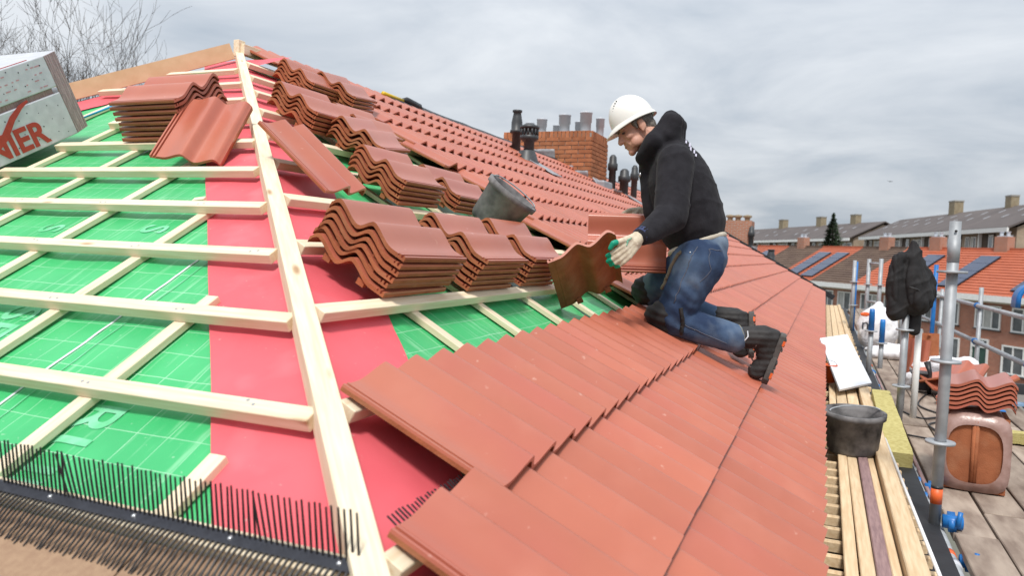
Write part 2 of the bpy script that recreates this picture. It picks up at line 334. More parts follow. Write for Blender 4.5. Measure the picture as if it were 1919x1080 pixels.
# green sheet on both slopes, in slope coordinates so the printed grid follows it
w = MB(); nx, ns = 110, 70; vs = []
for i in range(ns+1):
    s_ = .6+(RL-.6)*i/ns; a_, b_ = hipx2(s_, MEM)+.01, hipx(s_, MEM)-.01
    for j in range(nx+1): x = a_+(b_-a_)*j/nx; vs.append((x, s_, MEM-.006+wr(x, s_)))
w.add(vs, [(i*(nx+1)+j, i*(nx+1)+j+1, (i+1)*(nx+1)+j+1, (i+1)*(nx+1)+j) for i in range(ns) for j in range(nx)])
w.build('green_membrane', GREEN, house, True, fL(0, 0))
w = MB(); vs = []
for i in range(ns+1):
    s_ = .50+(RL-.50)*i/ns; a_ = hipy(s_, MEM)+.01
    for j in range(nx+1):
        t = j/nx; y = a_+(8-a_)*t if j < nx else YF-.05; vs.append((y, s_, MEM-.006+wr(y, s_)))
w.add(vs, [(i*(nx+1)+j, i*(nx+1)+j+1, (i+1)*(nx+1)+j+1, (i+1)*(nx+1)+j) for i in range(ns) for j in range(nx)])
w.build('green_membrane', GREEN, house, True, fM(0, 0))
# pink hip strips, one folded over each hip
def strip(fr, edge, sgn, s0, s1, wid, name='pink_membrane'):
    w = MB(); vs = []; k = 90; c = 10
    for i in range(k+1):
        s_ = s0+(s1-s0)*i/k
        for j in range(c+1):
            x = edge(s_)+sgn*wid*j/c
            x += sgn*(.008*noise.noise(V((s_*1.7, 5, 1))) if j == c else 0)
            vs.append((x, s_, MEM+.001+wr(x, s_, 1.0)+.0025*max(0, noise.noise(V((x*4+s_*3, s_*1.2, 2))))))
    fs = [(i*(c+1)+j, i*(c+1)+j+1, (i+1)*(c+1)+j+1, (i+1)*(c+1)+j) for i in range(k) for j in range(c)]
    if sgn < 0: fs = [f[::-1] for f in fs]
    w.add(vs, fs); w.build(name, PINK, house, True, fr)
strip(fL(0, 0), lambda s: hipx(s, MEM), -1, .86, 4.88, .385)
strip(fM(0, 0), lambda s: hipy(s, MEM), 1, .86, 4.62, .385)
strip(fL(0, 0), lambda s: hipx2(s, MEM), 1, .86, 4.88, .42)

# battens: each one a timber of its own
def timber(name, M, L, wy, hz, matl=WOOD, parent=house, bv=.002):
    w = MB(); w.box(Matrix(), L, wy, hz); o = w.build(name, matl, parent, False, M); bevel(o, bv, 1); return o
for i in range(11):
    s_ = .9638+.3467*i; xr = hipx(s_)-.075+random.uniform(-.02, .015)
    xl = hipx2(s_)+.05 if i < 5 or i > 8 else -3.86+random.uniform(-.02, .02)
    if i >= 9: xl = hipx2(s_)+.12
    if xl > xr-.1: continue
    tw = random.uniform(-.002, .002)
    M = fL((xl+xr)/2, s_-.024, -.017) @ Matrix.Rotation(tw, 4, 'Z')
    timber('batten', M, xr-xl, .048, .034)
for k in range(13):
    x = -1.20-.525*k
    e1 = (XE-x)/cA-.44; e2 = (x-XW)/cA-.45; top = min(e1, e2)
    if top < 1.05: continue
    M = fL(x, (.93+top)/2, -.046) @ Matrix.Rotation(pi/2+random.uniform(-.006, .006), 4, 'Z'); timber('counter_batten', M, top-.93, .046, .022)
for j in range(-1, 10):
    s_ = 1.345+.3618*j; y0 = hipy(s_)-.015; y1 = 5.4
    if j >= 8: y1 = 6.2
    M = fM((y0+y1)/2, s_-.024, -.017) @ Matrix.Rotation(random.uniform(-.002, .002), 4, 'Z'); timber('batten', M, y1-y0, .048, .034)
for k in range(7):
    y = 2.25+.527*k; top = min((y-YE)/cA-.44, 4.7)
    M = fM(y, (.35+top)/2, -.046) @ Matrix.Rotation(pi/2, 4, 'Z'); timber('counter_batten', M, top-.35, .046, .022)
nl_ = MB(); nl_.lathe([(0, .0012), (.0042, .0010), (.0048, -.001)], n=8); NAIL = nl_.mesh('nail_head', GALV)
for i in range(1, 9):
    s_ = .9638+.3467*i
    for k in range(7):
        x = -1.20-.525*k
        if x < hipx2(s_)+.2 or x > hipx(s_)-.1 or (5 <= i <= 8 and x < -3.8): continue
        for dx in (-.012, .013): link('nail_head', NAIL, house, fL(x+dx+random.uniform(-.004, .004), s_-.024+random.uniform(-.01, .01), .0))
# hip timber in two lengths, ridge timber, plywood edge on the other hip
hd = V((-1, 1, tA)).normalized(); hl = cA*math.sqrt(2+tA*tA)      # hip length per metre of slope
hy = V((-1, -1, 0)).normalized(); hz = hd.cross(hy); hz = hz if hz.z > 0 else -hz
hy = hz.cross(hd)
def hipp(s_, side=.037, up=0): return V((XE-s_*cA, YE+s_*cA, ZE+s_*sA))+V((-1, -1, 0)).normalized()*side+hz*up
def hipbar(s0, s1, side, up, wid, hgt):
    a, b = hipp(s0, side, up), hipp(s1, side, up); timber('hip_batten', frame((a+b)/2, hd, hy, hz), (b-a).length, wid, hgt)
hipbar(.62, 2.78, .036, -.030, .060, .066); hipbar(2.785, 4.93, .034, -.034, .056, .062)
timber('ridge_batten', frame((XP, (YP+6.6)/2, ZP+.015), (0, 1, 0), (-1, 0, 0), (0, 0, 1)), 6.6-YP+.06, .05, .075)
timber('hip_post', frame((XP-.03, YP-.02, ZP+.02), (0, 1, 0), (-1, 0, 0), (0, 0, 1)), .07, .05, .12)
w = MB(); w.bar((XP-.06, YP-.06, ZP-.005), (XW+1.2, YE+1.2, ZE+1.2*tA-.005), .022, .115); w.build('plywood_edge', OSB, house)
# black ridge roll over the finished part, and the dark verge at the far end
w = MB(); k = 60; vs = []
for i in range(k+1):
    y = 6.45+(YF-6.45)*i/k
    for dx, dz in ((-.20, -.03), (-.06, .05), (0, .085), (.05, .06), (.13, .012)):
        vs.append((XP+dx, y, ZP+dz+.012*noise.noise(V((y*3, dx*9, 0)))))
w.add(vs, [(i*5+j, i*5+j+1, (i+1)*5+j+1, (i+1)*5+j) for i in range(k) for j in range(4)])
w.build('ridge_roll', BLACKM, house, True)
w = MB(); a = pM(YF+.02, -.05, .06); b2 = pM(YF+.02, RL+.1, .06); w.bar(a, b2, .09, .13, V((0, 0, 1))); w.build('verge_strip', BLACKM, house)
# bare boards below the comb
for x0, x1 in ((-1.155, -.52), (-2.45, -1.16), (-3.8, -2.455)):
    w = MB(); w.box(Matrix(), x1-x0, .66, .018); w.build('eave_board', BOARD, house, False, fL((x0+x1)/2, .575, -.03))
w = MB(); w.box(T(XE-.30, 11.3, ZE-.06), .05, 20.6, .20); w.build('fascia', WOODB, house)
for x0 in (-6.6,):
    w = MB(); w.box(T(-4, YE-.02, ZE-.1), 8.2, .03, .22); w.build('fascia', WOODB, house)

# eave combs
tooth = MB(); tooth.tube([(0, 0, 0), (.0005, .001, .04), (0, .004, .094)], [.0025, .0025, .0020], 5); TOOTH = tooth.mesh('bristle', BLACKP)
tooth = MB(); tooth.tube([(0, 0, 0), (.001, -.03, -.003), (.001, -.06, -.014), (.0, -.088, -.024)], [.0026, .0026, .0023, .0018], 5); TOOTH2 = tooth.mesh('bristle', BLACKP)
scr = MB(); scr.lathe([(0, .0026), (.0028, .0022), (.005, .0008), (.0052, -.002)], n=10); SCREW = scr.mesh('screw', STEEL, True)
def comb(fr, x0, x1, pitch, s_, screws, flat=False):
    w = MB(); k = int((x1-x0)/.02); vs = []
    for i in range(k+1):
        x = x0+(x1-x0)*i/k; d = .0022*noise.noise(V((x*5, 1, 1)))
        for a, b in ((-.013, 0), (-.013, .005), (.013, .005), (.013, 0)): vs.append((x, s_+a+d*2, .0015+b+abs(d)))
    w.add(vs, [(i*4+j, i*4+(j+1) % 4, (i+1)*4+(j+1) % 4, (i+1)*4+j) for i in range(k) for j in range(4)]+[(0, 1, 2, 3), (k*4+3, k*4+2, k*4+1, k*4)])
    c = w.build('eave_comb', COMBM, house, False, fr)
    x = x0+.006; lean = 0
    Rz = Matrix.Rotation(A*.72 if not flat else rad(80), 4, 'X')               # teeth stand nearly plumb on the sloping strip
    while x < x1-.004:
        if random.random() < .035: lean = random.uniform(-.45, .30)
        lean *= .8; q = lean+random.uniform(-.02, .02)+.05*noise.noise(V((x*6, 3, 1)))
        if random.random() > .012:
            o = link('bristle', TOOTH, c, fr @ T(x, s_+.008, .005) @ Rz.inverted() @ Matrix.Rotation(q, 4, 'Y') @ Matrix.Scale(random.uniform(.96, 1.03), 4))
        link('bristle', TOOTH2, c, fr @ T(x, s_-.010, .004) @ Matrix.Rotation(random.uniform(-.03, .03)-.10+.10*noise.noise(V((x*5, 0, 7))), 4, 'Z') @ Matrix.Scale(random.uniform(.95, 1.05), 4))
        x += pitch
    for xx in screws: link('screw', SCREW, c, fr @ T(xx, s_, .0075))
comb(fL(0, 0), -2.35, hipx(.95)-.055, .0122, .935, (-1.91, -1.673, -1.438, -1.205, -.968, -.732))
comb(fM(0, 0), hipy(.95)+.075, 2.0, .0135, .930, (1.3, 1.7), True)

# faint printed letters on the green sheet and its lap lines
def drape(o, M):                                      # lay flat print on the creased sheet
    import bmesh
    bm = bmesh.new(); bm.from_mesh(o.data); bmesh.ops.triangulate(bm, faces=bm.faces)
    bmesh.ops.subdivide_edges(bm, edges=[e for e in bm.edges if e.calc_length() > .03], cuts=2); bmesh.ops.triangulate(bm, faces=bm.faces)
    L0 = fL(0, 0).inverted() @ M; Li = L0.inverted()
    for v in bm.verts: q = L0 @ v.co; q.z = MEM-.006+wr(q.x, q.y)+.0022; v.co = Li @ q
    bm.to_mesh(o.data); bm.free(); return o
def letter(ch, x, s_, size):
    M = fL(x, s_, 0) @ Matrix.Rotation(-pi/2, 4, 'Z'); drape(text(ch, 'print', size, INKW, house, M, 0, bold=.002), M)
letter('RUPS', -1.735, 1.285, .20)
letter('SE', -2.50, 1.66, .20)
letter('S', -3.03, 2.23, .17); letter('S', -2.48, 2.255, .17)
for x0, s0, s1 in ((-2.01, .95, 2.06), (-1.955, .95, 2.0)):
    hw = .005 if x0 < -2 else .002; k = 60; w = MB(); w.add([(x0+hw*e_, s0+(s1-s0)*i/k, MEM-.006+wr(x0, s0+(s1-s0)*i/k)+.0025) for i in range(k+1) for e_ in (-1, 1)], [(2*i, 2*i+1, 2*i+3, 2*i+2) for i in range(k)]); w.build('lap_tape', SHEETW if x0 < -2 else INKW, house, False, fL(0, 0))

# ------------------------------------------------------------------ roof tile
TW, TL, TH = .335, .43, .0145
def prof():
    P = [(0, .006), (.0015, .0128), (.0085, .0128), (.0100, .002), (.0160, .002), (.0175, .0128), (.0245, .0128), (.0260, .002), (.0300, .003), (.0315, .009)]
    # two broad waves: a long hollow rising to a rounded roll, then a shorter fall
    def wave(u):
        t = max(0, (u-.058)/.15) % 1.0
        if t < .64:                                            # long shallow hollow up to the roll
            f = t/.64; return .010+.039*(.45*f**1.35+.55*(.5-.5*cos(pi*f)))
        f = 1-(t-.64)/.36
        return .010+.039*(.5-.5*cos(pi*f))
    u = .036
    while u < .3335: P.append((u, wave(u))); u += .0066 if .125 < u < .212 or u > .275 else .0125
    P[-1] = (.3300, P[-1][1]-.004); P.append((.3338, .024)); P.append((.3346, .014))
    return P
PR = prof()
def tile_mesh(name, lo=False):
    P = PR if not lo else [PR[i] for i in (0, 4, 9)]+PR[10::2]+[PR[-1]]
    w = MB(); k = len(P); vs = []
    for v_, dz in ((0, 0), (TL, 0)):
        for u, z in P: vs.append((u, v_, z+TH+dz))
        for u, z in P: vs.append((u, v_, z if u > .0312 else min(z+TH-.004, .0100)))
    top = [(i, i+1, 2*k+i+1, 2*k+i) for i in range(k-1)]
    bot = [(k+i, 3*k+i, 3*k+i+1, k+i+1) for i in range(k-1)]
    lip = [(i, k+i, k+i+1, i+1) for i in range(k-1)]
    head = [(2*k+i, 2*k+i+1, 3*k+i+1, 3*k+i) for i in range(k-1)]
    side = [(0, 2*k, 3*k, k), (k-1, 2*k-1, 4*k-1, 3*k-1)]
    w.add(vs, top+lip, 0); o = 0
    w.f += [tuple(q) for q in bot+head+side]; w.m += [1]*len(bot+head+side)
    if not lo:  # two hanging nibs under the head
        for x in (.10, .25): w.box(T(x, TL-.02, .004), .03, .018, .022, 1)
    me = w.mesh(name, [TILE, RAW])
    sm = [False]*len(w.f)
    for i in range(len(top)): sm[i] = True
    for i in range(len(top)+len(lip), len(top)+len(lip)+len(bot)): sm[i] = True
    me.polygons.foreach_set('use_smooth', sm)
    return me
TILEM = tile_mesh('roof_tile'); TILEL = tile_mesh('roof_tile_far', True)
def setsharp(me):
    # keep the coated pan smooth but its cut edges crisp
    import bmesh
    bm = bmesh.new(); bm.from_mesh(me)
    for e in bm.edges:
        if len(e.link_faces) == 2 and e.link_faces[0].normal.angle(e.link_faces[1].normal, 0) > rad(50): e.smooth = False
    bmesh.ops.recalc_face_normals(bm, faces=bm.faces); bm.to_mesh(me); bm.free()
setsharp(TILEM); setsharp(TILEL)

# laid tiles
GA, LO = .3618, .2092
TILT = .084
laid = []
for k in range(13):
    s_ = LO+k*GA; y0 = {0: .82, 1: 1.123, 2: 1.424}.get(k, 4.86)
    if k >= 3: y0 = 4.86+.02*(k % 3)-(.30 if k == 3 else 0)-(.15 if k in (5, 8) else 0)
    if k >= 11: y0 -= .3
    y = y0
    while y < YF-.3: laid.append((k, y, s_)); y += .30
def tileM(y, s_):
    M = fM(y, s_, .035); return M @ Matrix.Rotation(-TILT, 4, 'X')
laid.sort(key=lambda t: (pM(t[1], t[2])-V((0, 0, CZ))).length)
for k, y, s_ in laid[:298]:
    j = T(0, random.uniform(-.002, .002), random.uniform(0, .0015)) @ Matrix.Rotation(random.uniform(-.003, .003), 4, 'Z')
    link('roof_tile', TILEM, house, tileM(y, s_) @ j)
w = MB(); base = [(v.co.copy()) for v in TILEL.vertices]; fs = [tuple(p.vertices) for p in TILEL.polygons]; ms = [p.material_index for p in TILEL.polygons]
for k, y, s_ in laid[298:]:
    M = tileM(y, s_) @ T(0, random.uniform(-.003, .003), random.uniform(0, .002)); o = len(w.v)
    w.v += [tuple(M @ c) for c in base]; w.f += [tuple(i+o for i in f) for f in fs]; w.m += ms
far = w.build('far_roof_tiles', [TILE, RAW], house); far['kind'] = 'stuff'
w = MB(); q = pM(1.50, .985, .045); w.bar(q, q+esM*.012+nM*-.03+V((-.02, -.035, -.0)), .018, .0015); w.build('tile_hook', STEEL, house)

# ------------------------------------------------------------------ loose tiles in stacks (every tile its own thing)
ORD = ['topmost', 'second', 'third', 'fourth', 'fifth', 'sixth', 'seventh', 'eighth', 'ninth']
def loose(label, M, group='loose roof tiles waiting in stacks'):
    o = link('loose_tile', TILEM, None, M); return tag(o, label, 'tile', group)
def stack(M, n, desc, pitch=.0262, slip=(0, 0)):
    for i in range(n):
        q = n-1-i
        nm = 'topmost tile' if q == 0 else ('lowest tile' if i == 0 else ORD[q]+' tile down')
        loose('%s in %s' % (nm, desc), M @ T(slip[0]*i+random.uniform(-.004, .004), slip[1]*i+random.uniform(-.010, .010), pitch*i) @ Matrix.Rotation(random.uniform(-.018, .018), 4, 'Z'))
def Ms(y, s_, phi=0, o=0):   # stacked flat on the right slope: tile width up the slope, length along the battens
    return frame(pM(y, s_, o), esM, (0, -1, 0), nM) @ Matrix.Rotation(phi, 4, 'Z') @ T(0, -TL, 0)
stack(Ms(2.06, 1.700), 6, 'the big roof tile stack nearest the hip timber', slip=(-.003, -.002))
stack(Ms(2.66, 1.690), 6, 'the middle roof tile stack of the lowest row', slip=(-.002, -.001))
stack(Ms(3.22, 1.690), 6, 'the right end roof tile stack of the lowest row', slip=(-.002, 0))
stack(Ms(3.20, 2.44, .03), 5, 'the stack left of the tilted mortar bucket')
stack(Ms(3.80, 2.43, -.02), 4, 'the stack just behind the tilted mortar bucket')
stack(Ms(3.44, 3.25, .02), 5, 'the stack right of the leaning loose tile')
stack(Ms(3.62, 2.90, .22), 5, 'the skewed stack in the middle of the slope')
stack(Ms(3.98, 3.27, .05), 4, 'the stack behind the skewed middle stack')
stack(Ms(4.24, 3.98, .03), 5, 'the stack below the ridge timber')
stack(Ms(4.55, 3.86, .25), 6, 'the skewed stack beside the laid tiles near the ridge')
stack(Ms(4.60, 4.24, .05), 3, 'the low stack at the very top by the peak')
stack(Ms(5.0, 4.30, .0), 2, 'the low stack on the top tile course')
# on the left slope
stack(frame(pL(-2.93, 3.01, 0), esL, (-1, 0, 0), nL), 8, 'the stack on the left slope behind the leaning tile', pitch=.027)
def quadM(P, U, Vv):
    U = V(U).normalized(); Vv = V(Vv); Vv = (Vv-U*(U@Vv)).normalized(); return frame(P, U, Vv, U.cross(Vv))
loose('loose red roof tile leaning against the stack on the left slope', quadM((-2.9027, 2.6184, 7.150), (.9207, .3706, -.1224), (-.1632, .6505, .7418)) @ T(0, 0, -.01))
loose('loose red roof tile lying askew across the hip timber', quadM((-1.9405, 2.6243, 6.989), (-.1154, .993, .0269), (-.7394, -.104, .6652)) @ T(0, 0, .0))
loose('brown-backed roof tile held out in the gloved hand of the kneeling roofer', quadM((-1.1598, 3.2543, 6.7285), (.8394, .3672, .4007), (-.0345, .8626, -.5047)), 'tiles in the hands of the roofer')
loose('red roof tile held upright on its long side behind the thigh of the roofer', quadM((-.803, 4.16, 6.690), (-.10, .30, .94), (-.955, -.30, -.01)), 'tiles in the hands of the roofer')

# ------------------------------------------------------------------ chimney of single bricks, flues, flashings, vent pipes
bk = MB(); bk.box(Matrix(), .208, .10, .056); BRK = bk.mesh('brick', BRICK)
bk = MB(); bk.box(Matrix(), .10, .10, .056); BRKH = bk.mesh('brick', BRICK)
def chimney(x0, x1, y0, y1, z0, z1, label, nfl):
    c = thing('chimney', label, 'chimney', T((x0+x1)/2, (y0+y1)/2, z0))
    w = MB(); w.box(T((x0+x1)/2, (y0+y1)/2, (z0+z1)/2-.015), x1-x0-.02, y1-y0-.02, z1-z0-.03); w.build('mortar_core', MORTAR, c)
    rows = int((z1-z0)/.0667)
    for i in range(rows):
        z = z1-.028-i*.0667
        def row(a, b, fix, face):
            if i == 0:
                x = a+.05
                while x < b-.02:
                    M = T(x, fix, z-.02) @ Matrix.Rotation(pi/2, 4, 'Y') if face == 'f' else T(fix, x, z-.02) @ Matrix.Rotation(pi/2, 4, 'Z') @ Matrix.Rotation(pi/2, 4, 'Y')
                    link('brick', BRKH, c, M); x += .067
                return
            x = a-(.11 if i % 2 else 0)
            while x < b-.03:
                l = max(x, a); r = min(x+.208, b); cxx = (l+r)/2
                sc = Matrix.Diagonal(((r-l)/.208, 1, 1, 1)); j = random.uniform(-.002, .002)
                M = T(cxx, fix+j, z-.03) @ sc if face == 'f' else T(fix+j, cxx, z-.03) @ Matrix.Rotation(pi/2, 4, 'Z') @ sc
                if r-l > .03: link('brick', BRK, c, M)
                x += .219
        row(x0, x1, y0+.042, 'f'); row(y0+.006, y1-.005, x1-.040, 's')
    return c
c = chimney(-5.02, -3.50, 11.58, 12.52, 7.55, 8.69, 'orange brick chimney with grey flue caps on the house being retiled', 7)
def flue(x, y, z, r, h, label):
    w = MB(); M = T(x, y, z)
    w.lathe([(r, 0), (r, h*.55), (r*1.13, h*.56), (r*1.13, h*.92), (r*1.22, h*.93), (r*1.22, h), (r*.9, h), (r*.85, h*.6)], M, 20)
    return tag(w.build('flue_pipe', GREYPVC, None, True), label, 'flue', 'grey flue pipes on the brick chimney')
for i, (x, y, r, h) in enumerate(((-4.50, 12.0, .075, .30), (-4.36, 12.35, .055, .25), (-4.10, 12.0, .085, .36), (-3.96, 12.35, .062, .30), (-3.72, 11.95, .085, .38), (-3.58, 12.3, .062, .34), (-4.83, 12.3, .06, .3))):
    nm = ['third large flue pipe from the right', 'small flue pipe behind the third large one', 'middle large flue pipe', 'small flue pipe behind the middle large one', 'large flue pipe at the right front corner', 'small flue pipe behind the right corner one', 'leftmost flue pipe, behind the black vents'][i]
    flue(x, y, 8.67, r, h, 'pale grey '+nm+' on the brick chimney')
# lead flashings stepping down beside the chimney
def lead(M, x, y, name='lead_flashing'):
    w = MB(); k = 8; vs = []
    for i in range(k+1):
        for j in range(5):
            vs.append(M @ V((x*(i/k-.5), y*(j/4-.5), .02*noise.noise(V((i*.7, j*.9, x*9)))+(.05 if j == 0 else 0))))
    w.add(vs, [(i*5+j, (i+1)*5+j, (i+1)*5+j+1, i*5+j+1) for i in range(k) for j in range(4)])
    o = w.build(name, ZINC, c, True); sl = o.modifiers.new('s', 'SOLIDIFY'); sl.thickness = .006
for px, pz, wx, hz_ in ((-4.32, 8.30, .50, .20), (-3.93, 8.06, .36, .16), (-3.66, 7.93, .32, .26)):
    lead(frame((px, 11.50, pz), (1, 0, 0), (0, -.35, .93), (0, -.93, -.35)), wx, hz_)
lead(frame((-3.36, 11.75, 7.86), (0, 1, 0), (-.6, 0, .8), (.8, 0, .6)), .55, .22)
w = MB(); w.box(T(-3.36, 11.75, 7.80), .25, .5, .22); bevel(w.build('lead_skirt', ZINC, c), .03, 3)
lead(fM(11.9, 3.9, .08), .5, .10)

def vent(x, y, z, r, h, kind, label):
    w = MB(); M = T(x, y, z)
    if kind == 0:  # bullet terminal with a flat cap
        w.lathe([(r*.95, -.3), (r*.95, h*.40), (r*1.45, h*.41), (r*1.45, h*.47), (r*1.2, h*.50), (r*1.2, h*.68), (r*.95, h*.84), (r*.8, h*.93), (r*1.05, h*.95), (r*1.05, h), (0, h)], M, 20)
    elif kind == 1:  # wide slotted terminal
        w.lathe([(r, -.3), (r, h*.5), (r*1.2, h*.52), (r*1.75, h*.58), (r*1.75, h*.68), (r*1.3, h*.69), (r*1.3, h*.86), (r*1.85, h*.87), (r*1.85, h*.93), (r*1.2, h*.97), (r*.9, h), (0, h*1.0)], M, 20)
        for j in range(14):
            a = 2*pi*j/14; w.box(M @ T(r*1.65*cos(a), r*1.65*sin(a), h*.77) @ Matrix.Rotation(a, 4, 'Z'), .012, .02, h*.2)
    else:
        w.lathe([(r, -.3), (r, h*.45), (r*1.4, h*.47), (r*1.4, h*.68), (r*1.1, h*.72), (r*1.0, h*.9), (r*.55, h*.98), (0, h)], M, 18)
    return tag(w.build('vent_pipe', DGREY, None, True), label, 'vent', 'black vent pipes through the roof')
vent(-3.68, 8.92, 8.05, .058, .48, 0, 'tall black vent pipe with flat cap, left of the brick chimney')
v1 = vent(-3.38, 8.60, 7.86, .064, .44, 1, 'black vent pipe with wide slotted head in front of the chimney')
w = MB(); w.lathe([(.17, -.09), (.10, .10), (.085, .12)], T(-3.40, 8.6, 7.86), 18); w.build('collar', DGREY, v1, True)
w = MB(); w.box(fM(8.66, 3.93, .09), .34, .42, .01); bevel(w.build('flashing', ZINC, v1), .004, 1)
vent(-3.42, 12.62, 7.95, .06, .50, 2, 'leftmost of the three black vent pipes right of the chimney')
v2 = vent(-3.23, 12.70, 7.80, .075, .42, 2, 'middle black vent pipe right of the chimney, the stoutest')
vent(-3.20, 13.3, 7.85, .055, .50, 2, 'rightmost of the three black vent pipes right of the chimney')
w = MB(); w.box(fM(12.8, 3.70, .09), .36, .45, .01); w.build('flashing', ZINC, v2)
# tape tool forgotten on the ridge
t = thing('hand_tool', 'small yellow and black hand tool left lying on the ridge', 'tool', T(XP+.12, 6.9, ZP))
w = MB(); w.tube([(XP+.06, 6.35, ZP+.06), (XP+.06, 6.72, ZP+.06)], [.022, .018], 8); w.build('yellow_grip', mat('yellow_plastic', (.72, .50, .02), None, .4), t, True)
w = MB(); w.tube([(XP+.06, 6.72, ZP+.065), (XP+.06, 6.80, ZP+.075), (XP+.06, 7.05, ZP+.055), (XP+.06, 7.1, ZP+.04)], [.02, .038, .04, .02], 8); w.build('black_head', BLACKP, t, True)

# ------------------------------------------------------------------ mortar buckets
def bucket(M, r0, r1, h, label, fill):
    b = thing('mortar_bucket', label, 'bucket', M)
    w = MB(); w.lathe([(0, 0), (r0, 0), (r0+.012, .02), (r1, h-.035), (r1+.014, h-.03), (r1+.016, h), (r1-.002, h), (r1-.012, h-.03), (r0-.005, .03), (0, .025)], Matrix(), 36)
    w.build('tub', BUCK, b, True, M)
    w = MB(); k = 5; vs = [(0, 0, fill)]
    for i in range(1, k+1):
        R = (r0+(r1-r0)*fill/h-.014)*i/k
        for j in range(24): vs.append((R*cos(2*pi*j/24), R*sin(2*pi*j/24), fill+.012*noise.noise(V((R*30, j*.8, fill*9)))))
    fs = [(0, 1+j, 1+(j+1) % 24) for j in range(24)]+[(1+(i-1)*24+j, 1+i*24+j, 1+i*24+(j+1) % 24, 1+(i-1)*24+(j+1) % 24) for i in range(1, k) for j in range(24)]
    w.add(vs, fs); w.build('dried_mortar', BUCKIN, b, True, M)
    w = MB(); w.tube([(r1*cos(a)*.99, r1*.2*sin(a)-r1*.05, h+.006+.02*abs(sin(a))) for a in [pi*i/14 for i in range(15)]], .004, 6); w.build('handle', GALV, b, True, M @ Matrix.Rotation(.5, 4, 'Z'))
    return b
bz = (CU*.74+CR*.62-fw*.20).normalized(); bx = V((0, 1, 0)).cross(bz).normalized(); by = bz.cross(bx)
bucket(frame(pM(3.68, 2.17, .075), bx, by, bz), .102, .136, .225, 'cement-stained mortar bucket standing tilted among the tile stacks', .10)

# ------------------------------------------------------------------ insulation pack on the left slope
bxM = frame(pL(-3.885, 3.285, .005), esL, (-1, 0, 0), nL)   # X up the slope, -Y towards the visible face, Z off the roof
bo = thing('insulation_pack', 'film-wrapped insulation pack printed with a red tick, lying on the left slope', 'pack', bxM)
w = MB(); L_, D_, H_ = 1.25, .62, .43
pr = [(0.0, .05), (-.115, .0), (-L_, 0), (-L_, D_), (0.0, D_)]
for z0, z1 in ((0, .235), (.265, H_)):
    vs = [(x, y, z) for z in (z0, z1) for x, y in pr]
    w.add(vs, [(4, 3, 2, 1, 0), (5, 6, 7, 8, 9)]+[(i, (i+1) % 5, (i+1) % 5+5, i+5) for i in range(5)])
o = w.build('board_bundle', FILM, bo, False, bxM); bevel(o, .006, 2)
w = MB(); w.box(T(-L_/2-.03, .012+.1, .25), L_-.22, .2, .034); w.build('film_band', mat('brown_band', (.22, .13, .11), (.34, .25, .24), .5, 40, (8, 1, 1)), bo, False, bxM)
for i in range(6):                                     # board edges at the cut corner
    ca_, cb_ = V((-.001, .05, 0)), V((-.114, 0, 0)); a = ca_.lerp(cb_, (i+.08)/6); b3 = ca_.lerp(cb_, (i+.88)/6); n_ = V((.4, -.92, 0))*.004
    w = MB(); q = [a+n_, b3+n_, b3-n_, a-n_]; w.add([p_+V((0, 0, .004)) for p_ in q]+[p_+V((0, 0, H_-.004)) for p_ in q], [(0, 1, 5, 4), (1, 2, 6, 5), (2, 3, 7, 6), (3, 0, 4, 7), (4, 5, 6, 7)])
    w.build('board_edge', mat('board_edge', (.40, .30, .30), (.26, .18, .18), .6, 20, (6, 6, 1), rnd=.15), bo, False, bxM)
def onbox(x, z, y=-.0025): return bxM @ frame((-x, y, z), (1, 0, 0), (0, 0, 1), (0, -1, 0))
text('PIONIER', 'logo_text', .165, INKR, bo, onbox(.90, .025), .0006, bold=.005)
w = MB(); pts = [(.90, .17), (.82, .132), (.74, .125), (.68, .155), (.60, .225), (.53, .265), (.48, .28)]; wd_ = [.009, .012, .016, .017, .014, .010, .005]
vs = []
for (x, z), q in zip(pts, wd_): vs += [(-(x+q*.5), -.003, z+q), (-(x-q*.5), -.003, z-q)]
w.add(vs, [(2*i, 2*i+1, 2*i+3, 2*i+2) for i in range(len(pts)-1)]); o = w.build('logo_tick', INKR, bo, False, bxM @ T(.17, 0, -.03)); o.modifiers.new('s', 'SOLIDIFY').thickness = .001
dots = MB()
for i in range(17):
    for j in range(6):
        x = .16+i*.062+random.uniform(-.008, .008); z = .03+j*.072+.02*(i % 2)
        if .225 < z < .275: continue
        r_ = random.uniform(.0025, .0045); dots.add([(-x+r_*cos(a*pi/3), -.0015, z+r_*sin(a*pi/3)) for a in range(6)], [(0, 1, 2, 3, 4, 5)])
o = dots.build('perforations', INKB, bo, False, bxM); o['kind'] = 'stuff'
w = MB()
for i in range(30):
    for j in range(4):
        if random.random() < .7:
            x = .16+i*.035; z = .285+j*.034+random.uniform(-.003, .003); l_ = random.uniform(.01, .03); w.add([(-x-l_, -.0015, z), (-x, -.0015, z), (-x, -.0015, z+.006), (-x-l_, -.0015, z+.006)], [(0, 1, 2, 3)])
o = w.build('fine_print', mat('pink_ink', (.50, .26, .28), None, .6), bo, False, bxM); o['kind'] = 'stuff'
w = MB(); w.bar((-.2, .02, H_+.0015), (-L_, .02, H_+.0015), .012, .002); w.build('print_line', INKR, bo, False, bxM)
tag(MB().tube([pL(-4.05, 3.36, .03), pL(-3.9, 3.50, .06), pL(-3.72, 3.60, .035), pL(-3.6, 3.62, .01)], [.005, .008, .007, .004], 6).build('blue_strap', mat('light_blue', (.05, .42, .70), None, .4), None, True), 'short blue strap lying on the top battens beside the insulation pack', 'strap')
